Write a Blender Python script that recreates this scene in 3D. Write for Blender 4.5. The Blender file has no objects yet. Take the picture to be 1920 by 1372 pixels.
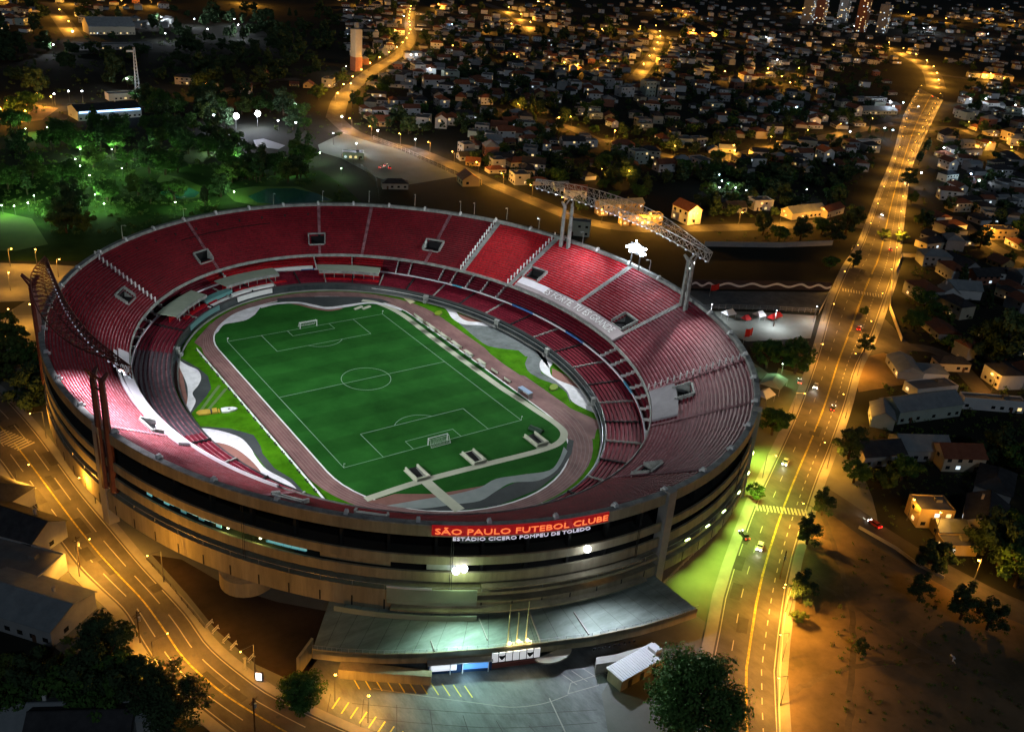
import bpy, math, random
import numpy as np
from mathutils import Vector, Matrix
R = math.radians
PI = math.pi
sc = bpy.context.scene
# ------------------------------------------------------------------ camera
CX, CY, CZ = -144.6234, -285.8896, 160.9916
YAW, PIT, ROL, FPX = 0.6369, 0.4452, 0.0832, 1783.65
_f = Vector((math.sin(YAW)*math.cos(PIT), math.cos(YAW)*math.cos(PIT), -math.sin(PIT)))
_r = Vector((math.cos(YAW), -math.sin(YAW), 0))
_u = _r.cross(_f)
RX = _r*math.cos(ROL) + _u*math.sin(ROL)
CUP = -_r*math.sin(ROL) + _u*math.cos(ROL)
FW = _f
cam_d = bpy.data.cameras.new('camera')
cam = bpy.data.objects.new('camera', cam_d)
sc.collection.objects.link(cam)
M = Matrix((RX, CUP, -FW)).transposed().to_4x4()
M.translation = Vector((CX, CY, CZ))
cam.matrix_world = M
cam_d.sensor_width = 36
cam_d.lens = FPX/1920*36
cam_d.clip_start = 1
cam_d.clip_end = 20000
sc.camera = cam
# ------------------------------------------------------------------ night sky, a faint sun added as cool fill, exposure
w = bpy.data.worlds.new('World'); sc.world = w; w.use_nodes = True
nt = w.node_tree
sky = nt.nodes.new('ShaderNodeTexSky'); sky.sky_type = 'NISHITA'; sky.sun_disc = False
sky.sun_elevation = R(38); sky.sun_rotation = R(200)
sky.dust_density = 0.3
nt.nodes['Background'].inputs[1].default_value = 0.0042
nt.links.new(sky.outputs[0], nt.nodes['Background'].inputs[0])
sl = bpy.data.lights.new('fill_sun', 'SUN'); sl.energy = 0.2; sl.angle = R(0.5); sl.color = (0.75, 0.88, 1.0)
so = bpy.data.objects.new('fill_sun', sl); sc.collection.objects.link(so)
_el, _az = R(38), R(200)
_sd = Vector((math.sin(_az)*math.cos(_el), math.cos(_az)*math.cos(_el), math.sin(_el)))
so.rotation_euler = _sd.to_track_quat('Z', 'Y').to_euler()
vs = sc.view_settings
vs.view_transform = 'Standard'; vs.look = 'None'; vs.gamma = 1; vs.exposure = 0
sc.render.engine = 'CYCLES'
cy = sc.cycles
cy.use_denoising = True
cy.max_bounces = 5; cy.diffuse_bounces = 2; cy.glossy_bounces = 2; cy.transmission_bounces = 2
cy.sample_clamp_indirect = 4.0
cy.use_light_tree = True
cy.caustics_reflective = False; cy.caustics_refractive = False
COL = sc.collection
rng = random.Random(7)

# ------------------------------------------------------------------ helpers
def at(px, py, z=0.0):
    """ground point seen at a pixel of the photograph"""
    d = RX*((px-960)/FPX) - CUP*((py-686)/FPX) + FW
    t = (z-CZ)/d.z
    return Vector((CX+d.x*t, CY+d.y*t, z))
def pix(p):
    q = Vector((p[0]-CX, p[1]-CY, (p[2] if len(p) > 2 else 0)-CZ)); k = q.dot(FW)
    return 960+FPX*q.dot(RX)/k, 686-FPX*q.dot(CUP)/k

class MB:
    def __init__(s): s.v = []; s.f = []; s.m = []
    def poly(s, pts, mi=0):
        n = len(s.v); s.v += [tuple(p) for p in pts]; s.f.append(tuple(range(n, n+len(pts)))); s.m.append(mi)
    def box(s, c, size, rz=0, mi=0, top=None):
        """c = centre of the base"""
        x, y, z = size[0]/2, size[1]/2, size[2]; ca, sa = math.cos(rz), math.sin(rz)
        n = len(s.v); k = top if top else 1
        for zz, q in ((0, 1), (z, k)):
            for a, b in ((-x, -y), (x, -y), (x, y), (-x, y)):
                s.v.append((c[0]+(a*ca-b*sa)*q, c[1]+(a*sa+b*ca)*q, c[2]+zz))
        for q in ((3, 2, 1, 0), (4, 5, 6, 7), (0, 1, 5, 4), (1, 2, 6, 5), (2, 3, 7, 6), (3, 0, 4, 7)):
            s.f.append(tuple(n+i for i in q)); s.m.append(mi)
    def prism(s, pts, z0, z1, mi=0, side=None):
        n = len(s.v); k = len(pts)
        s.v += [(p[0], p[1], z0) for p in pts] + [(p[0], p[1], z1) for p in pts]
        a = sum(pts[i][0]*pts[(i+1) % k][1]-pts[(i+1) % k][0]*pts[i][1] for i in range(k))
        o = list(range(k)) if a > 0 else list(range(k))[::-1]
        s.f.append(tuple(n+k+i for i in o)); s.m.append(mi)
        s.f.append(tuple(n+i for i in o[::-1])); s.m.append(mi)
        for i in range(k):
            p, q = o[i], o[(i+1) % k]
            s.f.append((n+p, n+q, n+k+q, n+k+p)); s.m.append(mi if side is None else side)
    def tube(s, a, b, r0, r1=None, k=6, mi=0, cap=True):
        r1 = r0 if r1 is None else r1
        a, b = Vector(a), Vector(b); d = (b-a)
        if d.length < 1e-6: return
        d.normalize(); x = d.orthogonal().normalized(); y = d.cross(x); n = len(s.v)
        for p, r in ((a, r0), (b, r1)):
            for i in range(k):
                t = 2*PI*i/k; s.v.append(tuple(p+x*(r*math.cos(t))+y*(r*math.sin(t))))
        for i in range(k):
            j = (i+1) % k; s.f.append((n+i, n+j, n+k+j, n+k+i)); s.m.append(mi)
        if cap:
            s.f.append(tuple(n+k+i for i in range(k))); s.m.append(mi)
            s.f.append(tuple(n+i for i in range(k))[::-1]); s.m.append(mi)
    def ball(s, c, r, mi=0, nu=8, nv=5, sz=1):
        n = len(s.v)
        s.v.append((c[0], c[1], c[2]+r*sz))
        for j in range(1, nv):
            t = PI*j/nv
            for i in range(nu):
                p = 2*PI*i/nu; s.v.append((c[0]+r*math.sin(t)*math.cos(p), c[1]+r*math.sin(t)*math.sin(p), c[2]+r*sz*math.cos(t)))
        s.v.append((c[0], c[1], c[2]-r*sz)); e = len(s.v)-1
        for i in range(nu):
            k = (i+1) % nu
            s.f.append((n, n+1+i, n+1+k)); s.m.append(mi)
            for j in range(nv-2):
                a = n+1+j*nu; s.f.append((a+i, a+nu+i, a+nu+k, a+k)); s.m.append(mi)
            a = n+1+(nv-2)*nu; s.f.append((a+i, e, a+k)); s.m.append(mi)
    def mesh(s, name, mats):
        me = bpy.data.meshes.new(name)
        me.from_pydata(s.v, [], s.f)
        for m in (mats if isinstance(mats, (list, tuple)) else [mats]): me.materials.append(m)
        if any(s.m): me.polygons.foreach_set('material_index', s.m)
        me.update(); return me
    def build(s, name, mats, parent=None, loc=(0, 0, 0), smooth=False):
        me = s.mesh(name, mats)
        if smooth: me.polygons.foreach_set('use_smooth', [True]*len(me.polygons))
        o = bpy.data.objects.new(name, me); COL.objects.link(o); o.location = loc
        if parent: o.parent = parent
        return o

def tag(o, label=None, cat=None, group=None, kind=None):
    if label: o['label'] = label
    if cat: o['category'] = cat
    if group: o['group'] = group
    if kind: o['kind'] = kind
    return o
def empty(name, loc, rz=0, label=None, cat=None, group=None):
    o = bpy.data.objects.new(name, None); COL.objects.link(o)
    o.location = loc; o.rotation_euler = (0, 0, rz); o.empty_display_size = 0.5
    return tag(o, label, cat, group)
def copy_tree(o, parent=None):
    c = o.copy(); COL.objects.link(c)
    if parent: c.parent = parent
    for ch in o.children: copy_tree(ch, c)
    return c
def struct(name, mb, mats, loc=(0, 0, 0)):
    return tag(mb.build(name, mats, None, loc), kind='structure')
ONES = ['', 'first', 'second', 'third', 'fourth', 'fifth', 'sixth', 'seventh', 'eighth', 'ninth', 'tenth', 'eleventh', 'twelfth', 'thirteenth',
        'fourteenth', 'fifteenth', 'sixteenth', 'seventeenth', 'eighteenth', 'nineteenth']
def ordinal(n):
    if n < 20: return ONES[n]
    t = ['', '', 'twent', 'thirt', 'fort', 'fift', 'sixt', 'sevent', 'eight', 'ninet'][n//10]
    return t+'ieth' if n % 10 == 0 else t+'y-'+ONES[n % 10]
PENDING = {}          # base label -> things that need an ordinal of their own
def later(o, base, p):
    PENDING.setdefault(base, []).append((pix(p)[0], o)); o['label'] = base
def settle_labels():
    for base, L in PENDING.items():
        if len(L) == 1:
            if len(base.split()) > 16: print('LONG', base)
            continue
        if len(base.split()) > 12: print('LONG', base)
        L.sort(key=lambda t: t[0])
        for i, (x, o) in enumerate(L):
            o['label'] = base + (', leftmost' if i == 0 else ', rightmost' if i == len(L)-1 else ', %s from the left' % ordinal(i+1))

def light(kind, loc, energy, color, target=None, size=0.3, angle=None, blend=0.5, parent=None, name='lamp_light'):
    l = bpy.data.lights.new(name, kind); l.energy = energy; l.color = color
    if kind in ('POINT', 'SPOT'): l.shadow_soft_size = size
    if kind == 'SPOT':
        l.spot_size = R(angle or 100); l.spot_blend = blend
    o = bpy.data.objects.new(name, l); COL.objects.link(o); o.location = loc
    if parent: o.parent = parent
    if target is not None:
        d = Vector(loc)-Vector(target); o.rotation_euler = d.to_track_quat('Z', 'Y').to_euler()
    return o

# ------------------------------------------------------------------ materials
def mat(name, col, rough=0.8, col2=None, scale=0.3, spec=0.3, bump=0, bscale=4, detail=6, metal=0, lo=0.35, hi=0.65, stretch=None):
    m = bpy.data.materials.new(name); m.use_nodes = True; t = m.node_tree; b = t.nodes['Principled BSDF']
    b.inputs['Base Color'].default_value = (*col, 1); b.inputs['Roughness'].default_value = rough
    b.inputs['Specular IOR Level'].default_value = spec; b.inputs['Metallic'].default_value = metal
    if col2 or bump:
        tc = t.nodes.new('ShaderNodeTexCoord'); src = tc.outputs['Object']
        if stretch:
            mp = t.nodes.new('ShaderNodeMapping'); mp.inputs['Scale'].default_value = stretch; t.links.new(src, mp.inputs[0]); src = mp.outputs[0]
    if col2:
        n = t.nodes.new('ShaderNodeTexNoise'); n.inputs['Scale'].default_value = scale; n.inputs['Detail'].default_value = detail; n.inputs['Roughness'].default_value = 0.65
        t.links.new(src, n.inputs['Vector'])
        r = t.nodes.new('ShaderNodeValToRGB'); r.color_ramp.elements[0].position = lo; r.color_ramp.elements[1].position = hi
        r.color_ramp.elements[0].color = (*col, 1); r.color_ramp.elements[1].color = (*col2, 1)
        t.links.new(n.outputs['Fac'], r.inputs[0]); t.links.new(r.outputs[0], b.inputs['Base Color'])
    if bump:
        n = t.nodes.new('ShaderNodeTexNoise'); n.inputs['Scale'].default_value = bscale; n.inputs['Detail'].default_value = 4
        t.links.new(src, n.inputs['Vector'])
        bp = t.nodes.new('ShaderNodeBump'); bp.inputs['Strength'].default_value = bump; bp.inputs['Distance'].default_value = 0.3
        t.links.new(n.outputs['Fac'], bp.inputs['Height']); t.links.new(bp.outputs[0], b.inputs['Normal'])
    return m
def grain(m, scale, lo=0.7, hi=1.25, stretch=None):
    """cell-to-cell variation of the base colour (single seats, slabs)"""
    t = m.node_tree; b = t.nodes['Principled BSDF']; l = b.inputs['Base Color'].links
    tc = t.nodes.new('ShaderNodeTexCoord'); v = t.nodes.new('ShaderNodeTexVoronoi'); v.inputs['Scale'].default_value = scale
    src = tc.outputs['Object']
    if stretch:
        mp = t.nodes.new('ShaderNodeMapping'); mp.inputs['Scale'].default_value = stretch; t.links.new(src, mp.inputs[0]); src = mp.outputs[0]
    t.links.new(src, v.inputs['Vector'])
    bw = t.nodes.new('ShaderNodeSeparateColor'); t.links.new(v.outputs['Color'], bw.inputs[0])
    mr = t.nodes.new('ShaderNodeMapRange'); mr.inputs[3].default_value = lo; mr.inputs[4].default_value = hi; t.links.new(bw.outputs[0], mr.inputs[0])
    mx = t.nodes.new('ShaderNodeMixRGB'); mx.blend_type = 'MULTIPLY'; mx.inputs[0].default_value = 1
    if l: t.links.new(l[0].from_socket, mx.inputs[1])
    else: mx.inputs[1].default_value = b.inputs['Base Color'].default_value
    t.links.new(mr.outputs[0], mx.inputs[2]); t.links.new(mx.outputs[0], b.inputs['Base Color']); return m
def streaks(m, scale, lo=0.55, hi=1.1, stretch=(1, 1, .06)):
    """rain streaks and stains"""
    t = m.node_tree; b = t.nodes['Principled BSDF']; l = b.inputs['Base Color'].links
    tc = t.nodes.new('ShaderNodeTexCoord'); n = t.nodes.new('ShaderNodeTexNoise'); n.inputs['Scale'].default_value = scale; n.inputs['Detail'].default_value = 8; n.inputs['Roughness'].default_value = .7
    mp = t.nodes.new('ShaderNodeMapping'); mp.inputs['Scale'].default_value = stretch; t.links.new(tc.outputs['Object'], mp.inputs[0]); t.links.new(mp.outputs[0], n.inputs['Vector'])
    mr = t.nodes.new('ShaderNodeMapRange'); mr.inputs[1].default_value = .35; mr.inputs[2].default_value = .6; mr.inputs[3].default_value = lo; mr.inputs[4].default_value = hi; t.links.new(n.outputs['Fac'], mr.inputs[0])
    mx = t.nodes.new('ShaderNodeMixRGB'); mx.blend_type = 'MULTIPLY'; mx.inputs[0].default_value = 1
    t.links.new(l[0].from_socket, mx.inputs[1]); t.links.new(mr.outputs[0], mx.inputs[2]); t.links.new(mx.outputs[0], b.inputs['Base Color']); return m
def emis(name, col, s):
    m = bpy.data.materials.new(name); m.use_nodes = True; b = m.node_tree.nodes['Principled BSDF']
    b.inputs['Base Color'].default_value = (*[min(1, c) for c in col], 1)
    b.inputs['Emission Color'].default_value = (*col, 1); b.inputs['Emission Strength'].default_value = s
    return m
AMB = (1.0, 0.42, 0.045); WHT = (0.86, 0.93, 1.0); GRN = (0.62, 1.0, 0.5); FLD = (0.92, 1.0, 0.97); CYA = (0.55, 0.85, 1.0)
m_earth = mat('dark_earth', (0.008, 0.011, 0.007), 0.95, (0.02, 0.021, 0.014), 0.02, bump=0.3, bscale=0.3)
m_asph = streaks(mat('asphalt', (0.055, 0.052, 0.05), 0.75, (0.09, 0.085, 0.08), 0.12, bump=0.15, bscale=3), .16, .72, 1.12, (1, .25, 1))
m_pave = mat('paving', (0.2, 0.2, 0.19), 0.85, (0.27, 0.265, 0.25), 0.15)
m_plaza = streaks(mat('plaza_concrete', (0.12, 0.135, 0.13), 0.7, (0.2, 0.215, 0.21), 0.06, bump=.2, bscale=2), .25, .6, 1.15, (1, .35, 1))
m_paint = streaks(mat('road_paint', (0.55, 0.53, 0.47), 0.7, (0.3, 0.29, 0.26), 0.8), .8, .45, 1.0, (1, 1, 1))
m_ypaint = streaks(mat('yellow_paint', (0.5, 0.4, 0.08), 0.7, (0.36, 0.3, 0.07), 0.7), .8, .4, 1.0, (1, 1, 1))
m_conc = mat('concrete', (0.30, 0.29, 0.265), 0.85, (0.40, 0.385, 0.35), 0.12)
m_rim = streaks(mat('rim_concrete', (0.27, 0.28, 0.275), 0.8, (0.36, 0.365, 0.355), 0.2), .4, .65, 1.1, (1, 1, 1))
m_dark = mat('dark_interior', (0.012, 0.012, 0.014), 0.9)  # near-black: stands for the shade inside openings; also plain black marks
m_moat = mat('moat_glass', (0.02, 0.028, 0.033), 0.25, (0.05, 0.06, 0.065), 0.15, spec=0.5)
m_white = mat('white_paint', (0.72, 0.72, 0.73), 0.6, (0.82, 0.82, 0.83), 0.4)
m_tarp = mat('white_tarp', (0.66, 0.62, 0.70), 0.6, (0.8, 0.76, 0.84), 0.15)
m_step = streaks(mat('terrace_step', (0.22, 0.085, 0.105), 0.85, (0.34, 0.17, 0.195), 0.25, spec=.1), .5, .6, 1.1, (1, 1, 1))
m_stepd = mat('dark_step', (0.085, 0.03, 0.038), 0.85, (0.13, 0.055, 0.06), 0.25)  # darker treads for the far and near sectors
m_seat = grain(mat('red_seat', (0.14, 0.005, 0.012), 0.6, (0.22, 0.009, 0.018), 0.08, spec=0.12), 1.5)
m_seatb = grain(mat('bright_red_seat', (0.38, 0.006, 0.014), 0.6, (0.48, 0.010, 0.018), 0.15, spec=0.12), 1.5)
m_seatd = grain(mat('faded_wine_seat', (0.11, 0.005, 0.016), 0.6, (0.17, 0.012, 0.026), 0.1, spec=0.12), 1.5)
m_seatg = mat('dark_cover', (0.05, 0.04, 0.055), 0.6, (0.08, 0.07, 0.085), 0.3)
m_metal = mat('grey_metal', (0.42, 0.44, 0.45), 0.45, (0.55, 0.56, 0.57), 0.6, metal=0.5)
m_dmetal = mat('dark_metal', (0.06, 0.06, 0.065), 0.5, metal=0.3)
m_rust = mat('red_steel', (0.11, 0.035, 0.032), 0.6, (0.16, 0.06, 0.055), 0.4)
# ================================================================== GROUND
def grid_sheet(name, pts, z, m):
    b = MB(); b.poly([(p[0], p[1], z) for p in pts]); return struct(name, b, m)
b = MB()
b.poly([(-9000, -1500, -0.05), (9000, -1500, -0.05), (9000, 14000, -0.05), (-9000, 14000, -0.05)])
struct('ground', b, m_earth)

# ================================================================== PLAYING FIELD
def ccw(pts):
    a = sum(pts[i][0]*pts[(i+1) % len(pts)][1]-pts[(i+1) % len(pts)][0]*pts[i][1] for i in range(len(pts)))
    return pts if a > 0 else pts[::-1]
def P(L): return [at(x, y) for x, y in L]
def smooth_line(pts, k=4):
    """Catmull-Rom through world points"""
    o = []
    for i in range(len(pts)-1):
        p0, p1, p2, p3 = pts[max(0, i-1)], pts[i], pts[i+1], pts[min(len(pts)-1, i+2)]
        for j in range(k):
            t = j/k
            o.append(tuple(0.5*((2*p1[c])+(-p0[c]+p2[c])*t+(2*p0[c]-5*p1[c]+4*p2[c]-p3[c])*t*t+(-p0[c]+3*p1[c]-3*p2[c]+p3[c])*t**3) for c in (0, 1)))
    o.append((pts[-1][0], pts[-1][1])); return o
def ribbon(b, line, wd, z, mi=0, h=0):
    """a strip of width wd along a world polyline"""
    n = len(line); L = []; Rr = []
    for i in range(n):
        a, c = line[max(0, i-1)], line[min(n-1, i+1)]
        dx, dy = c[0]-a[0], c[1]-a[1]; l = math.hypot(dx, dy) or 1; nx, ny = -dy/l*wd/2, dx/l*wd/2
        L.append((line[i][0]+nx, line[i][1]+ny)); Rr.append((line[i][0]-nx, line[i][1]-ny))
    for i in range(n-1):
        if h: b.prism([Rr[i], Rr[i+1], L[i+1], L[i]], z, z+h, mi)
        else: b.poly([(*Rr[i], z), (*Rr[i+1], z), (*L[i+1], z), (*L[i], z)], mi)
def mid_road(l, r):
    """left and right kerb lines -> quads"""
    return l, r
FC = (4.4, -5.0)
def superell(a, b, n, k=96, c=FC):
    o = []
    for i in range(k):
        t = 2*PI*i/k; q, s = math.cos(t), math.sin(t)
        o.append((c[0]+a*math.copysign(abs(q)**(2/n), q), c[1]+b*math.copysign(abs(s)**(2/n), s)))
    return o
def stadium_path(xl, xr, yt, ht, yb, hb, k=28):
    c, h = (xl+xr)/2, (xr-xl)/2
    return [(c+h*math.cos(PI*i/k), yt+ht*math.sin(PI*i/k)) for i in range(k+1)] + [(c-h*math.cos(PI*i/k), yb-hb*math.sin(PI*i/k)) for i in range(k+1)]

def mow_mat():
    m = mat('pitch_grass', (0.013, 0.078, 0.012), 0.95, (0.02, 0.108, 0.017), 0.09, bump=0.2, bscale=6, spec=.04)
    t = m.node_tree; b_ = t.nodes['Principled BSDF']; src = b_.inputs['Base Color'].links[0].from_socket
    tc = t.nodes.new('ShaderNodeTexCoord'); sx = t.nodes.new('ShaderNodeSeparateXYZ'); t.links.new(tc.outputs['Object'], sx.inputs[0])
    mu = t.nodes.new('ShaderNodeMath'); mu.operation = 'MULTIPLY'; mu.inputs[1].default_value = PI/8.75; t.links.new(sx.outputs['Y'], mu.inputs[0])
    sn = t.nodes.new('ShaderNodeMath'); sn.operation = 'SINE'; t.links.new(mu.outputs[0], sn.inputs[0])
    mr = t.nodes.new('ShaderNodeMapRange'); mr.inputs[1].default_value = -0.25; mr.inputs[2].default_value = 0.25; mr.inputs[3].default_value = 0.89; mr.inputs[4].default_value = 1.1
    t.links.new(sn.outputs[0], mr.inputs[0])
    mx = t.nodes.new('ShaderNodeMixRGB'); mx.blend_type = 'MULTIPLY'; mx.inputs[0].default_value = 1
    t.links.new(src, mx.inputs[1]); t.links.new(mr.outputs[0], mx.inputs[2]); t.links.new(mx.outputs[0], b_.inputs['Base Color'])
    return streaks(m, .05, .82, 1.08, (1, 1, 1))
m_pitch = mow_mat()
m_lawn = streaks(mat('bright_lawn', (0.035, 0.135, 0.003), 0.95, (0.065, 0.2, 0.005), 0.07, bump=0.3, bscale=4, spec=.04), .2, .7, 1.1, (1, 1, 1))
m_track = streaks(mat('running_track', (0.17, 0.08, 0.08), 0.8, (0.23, 0.12, 0.115), 0.15), .2, .7, 1.1, (1, .3, 1))
m_terra = mat('terracotta_paving', (0.2, 0.085, 0.07), 0.85, (0.26, 0.12, 0.1), 0.12)
m_lilac = streaks(mat('white_paving', (0.62, 0.6, 0.65), 0.75, (0.74, 0.72, 0.77), 0.12), .3, .8, 1.05, (1, 1, 1))
m_grey = streaks(mat('grey_paving', (0.10, 0.115, 0.12), 0.8, (0.16, 0.175, 0.18), 0.1), .25, .7, 1.1, (1, 1, 1))
m_slate = mat('slate_paving', (0.03, 0.036, 0.04), 0.8, (0.05, 0.056, 0.06), 0.1)
m_beige = mat('beige_path', (0.42, 0.43, 0.33), 0.85, (0.5, 0.5, 0.4), 0.2)
m_line = mat('pitch_line', (0.24, 0.38, 0.27), 0.9)
INN = stadium_path(-39.5, 45.0, 47, 37, -52, 41.5)
OUT = stadium_path(-46, 55.5, 40, 49.5, -50, 48)
grid_sheet('lawn', superell(69.5, 96, 2.4), 0.0, m_lawn)
grid_sheet('running_track', OUT, 0.03, m_track)
# wedge of track running off at the home straight
grid_sheet('track_spur', [(54, -70), (49, -75), (46, -70), (55, -52), (60, -70)], 0.024, m_track)
grid_sheet('track_spur', ccw([tuple(p[:2]) for p in P([(364, 642), (372, 632), (395, 606), (420, 640), (395, 665)])]), 0.036, m_track)
grid_sheet('pitch', INN, 0.06, m_pitch)
b = MB(); ribbon(b, INN+[INN[0]], 0.55, 0.08); struct('track_kerb_line', b, m_white)
def patch(name, L, z, m):
    return grid_sheet(name, ccw([tuple(p[:2]) for p in P(L)]), z, m)
# left wave paving
patch('paving', [(329, 647), (323, 680), (322, 705), (337, 743), (356, 774), (362, 745), (358, 722), (345, 700), (336, 680)], 0.03, m_terra)
patch('slate_wave', [(340, 672), (372, 690), (390, 705), (396, 728), (385, 745), (372, 760), (358, 776), (350, 740), (340, 690)], 0.045, m_slate)
W1 = smooth_line(P([(330, 657), (336, 674), (352, 685), (371, 694), (377, 708), (372, 722), (361, 737), (367, 752), (358, 771), (354, 775)]))
W1b = smooth_line(P([(349, 762), (352, 744), (350, 720), (336, 688), (328, 668)]))
grid_sheet('white_wave', ccw(W1+W1b), 0.06, m_lilac)
patch('paving', [(381, 818), (392, 824), (430, 862), (458, 889), (500, 912), (530, 925), (500, 890), (480, 860), (440, 836)], 0.03, m_terra)
patch('slate_wave', [(372, 799), (430, 803), (475, 815), (488, 835), (492, 850), (515, 878), (548, 898), (572, 925), (548, 915), (500, 880), (470, 840), (420, 812)], 0.045, m_slate)
W2 = smooth_line(P([(374, 802), (410, 807), (450, 820), (470, 840), (480, 857), (500, 880), (545, 905), (567, 932)]))
W2b = smooth_line(P([(552, 932), (520, 921), (492, 906), (488, 883), (462, 855), (430, 835), (392, 826), (380, 816)]))
grid_sheet('white_wave', ccw(W2+W2b), 0.06, m_lilac)
# far end
patch('slate_paving', [(520, 560), (560, 557), (620, 556), (680, 557), (714, 561), (735, 568), (690, 568), (655, 571), (615, 576), (590, 572), (560, 566), (520, 566)], 0.09, m_slate)
F1 = smooth_line(P([(484, 574), (520, 567.5), (560, 566.5), (590, 572), (615, 576), (655, 571), (690, 567), (725, 570), (755, 580)]))
F1b = smooth_line(P([(752, 583), (722, 573), (690, 569.5), (656, 575), (617, 580), (588, 576), (558, 569.5), (520, 571), (490, 578)]))
grid_sheet('white_wave', ccw(F1+F1b), 0.12, m_lilac)
F2 = smooth_line(P([(545, 570), (558, 570), (588, 576.5), (617, 580.5), (645, 577)]))
F2b = smooth_line(P([(640, 580), (617, 583.5), (588, 579.5), (560, 572.5)]))
grid_sheet('paving', ccw(F2+F2b), 0.11, m_terra)
F3 = smooth_line(P([(402, 628), (407, 615), (422, 600), (442, 587), (470, 577), (492, 572)]))
F3b = smooth_line(P([(478, 590), (462, 600), (440, 605), (420, 609), (409, 622)]))
grid_sheet('white_wave', ccw(F3+F3b), 0.10, m_lilac)
# right side
patch('grey_paving', [(868, 600), (935, 612), (975, 636), (1003, 654), (1003, 668), (985, 668), (984, 690), (1000, 705), (975, 700), (955, 676), (935, 660), (905, 643), (893, 634), (860, 606)], 0.03, m_grey)
patch('lawn', [(903, 646), (935, 653), (972, 657), (985, 668), (984, 690), (1003, 707), (975, 703), (945, 683), (920, 664)], 0.05, m_lawn)
patch('paving', [(858, 588), (878, 593), (925, 611), (895, 606), (870, 603)], 0.045, m_terra)
R1 = smooth_line(P([(824, 570), (838, 582), (848, 597), (868, 608), (900, 610), (931, 614)]))
R1b = smooth_line(P([(905, 604), (877, 602), (862, 594), (853, 582), (838, 572)]))
grid_sheet('white_wave', ccw(R1+R1b), 0.06, m_lilac)
patch('slate_wave', [(1012, 655), (992, 663), (984, 682), (990, 697), (1012, 710), (1045, 722), (1062, 736), (1070, 756), (1066, 735), (1040, 712), (1015, 700), (1012, 682), (1025, 664)], 0.045, m_grey)
patch('paving', [(1035, 690), (1060, 703), (1100, 738), (1125, 768), (1105, 750), (1060, 723), (1035, 708)], 0.045, m_terra)
R2 = smooth_line(P([(1001, 654), (1021, 664), (1012, 680), (1016, 697), (1040, 713), (1063, 733), (1072, 752), (1098, 767), (1124, 778)]))
R2b = smooth_line(P([(1124, 770), (1105, 747), (1082, 727), (1050, 714), (1034, 704), (1031, 690), (1036, 681), (1028, 668)]))
grid_sheet('white_wave', ccw(R2+R2b), 0.06, m_lilac)
# near end: beige path, tunnels, grey wave
patch('slate_paving', [(735, 949), (800, 953), (860, 945), (930, 921), (965, 905), (1010, 900), (1045, 880), (1060, 850), (1066, 823), (1076, 826), (1072, 850), (1052, 883), (1010, 917), (930, 949), (860, 957), (800, 957)], 0.09, m_slate)
patch('paving', [(690, 941), (740, 926), (820, 926), (900, 912), (990, 888), (930, 899), (900, 917), (850, 929), (800, 939), (740, 948)], 0.085, m_terra)
G1 = smooth_line(P([(725, 948), (770, 940), (800, 935), (850, 927), (900, 914), (930, 898), (980, 890), (1030, 882), (1048, 862), (1057, 838)]))
G1b = smooth_line(P([(1064, 846), (1045, 880), (1010, 901), (960, 905), (930, 921), (900, 939), (850, 946), (800, 953), (760, 953)]))
grid_sheet('grey_wave', ccw(G1+G1b), 0.12, mat('pale_grey_paving', (0.2, 0.23, 0.23), 0.8, (0.27, 0.3, 0.3), 0.12))
b = MB()
pl = smooth_line([(-36, -71.5), (-17, -70.5), (8, -71.5), (26, -72.5), (36, -71.5), (42.0, -67), (43.6, -60), (43.0, -50), (42.5, -40), (41.5, -25), (41.2, 20), (41.5, 48), (38, 64), (33, 70)], 6)
ribbon(b, pl, 2.6, 0.10)
ribbon(b, smooth_line(P([(789, 893), (812, 915), (862, 957)])), 3.6, 0.15)
for x0, x1, y0, y1, z in ((-18.4, -12.4, -71, -62.5, 0.105), (2.6, 8.6, -71, -62, 0.11), (27.6, 33.6, -71, -62.5, 0.115)):
    b.poly([(x0, y0, z), (x1, y0, z), (x1, y1, z), (x0, y1, z)])
struct('beige_path', b, m_beige)
# touchlines and markings
b = MB(); ZL = 0.075
def seg(x0, y0, x1, y1, wd=0.2): ribbon(b, [(x0, y0), (x1, y1)], wd, ZL)
for s in (-1, 1):
    seg(-34, s*52.5, 34, s*52.5); seg(s*34, -52.5, s*34, 52.5)
    for hw, d in ((20.16, 16.5), (9.16, 5.5)):
        seg(-hw, s*(52.5-d), hw, s*(52.5-d))
        for q in (-1, 1): seg(q*hw, s*52.5, q*hw, s*(52.5-d))
    ribbon(b, [(9.15*math.cos(t), s*(41.5-9.15*math.sin(t))) for t in [R(37+i*5.3) for i in range(21)]], 0.2, ZL)
seg(-34, 0, 34, 0)
ribbon(b, [(9.15*math.cos(2*PI*i/64), 9.15*math.sin(2*PI*i/64)) for i in range(65)], 0.2, ZL+0.003)
struct('pitch_markings', b, m_line)
# lane lines on the track
b = MB()
for k in range(1, 6):
    ribbon(b, stadium_path(-39.5-1.05*k, 45+1.6*k, 47-k, 37+1.9*k, -52, 41.5+0.9*k), 0.10, 0.045)
struct('lane_markings', b, mat('lane_line', (0.32, 0.22, 0.21), 0.8))

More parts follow.
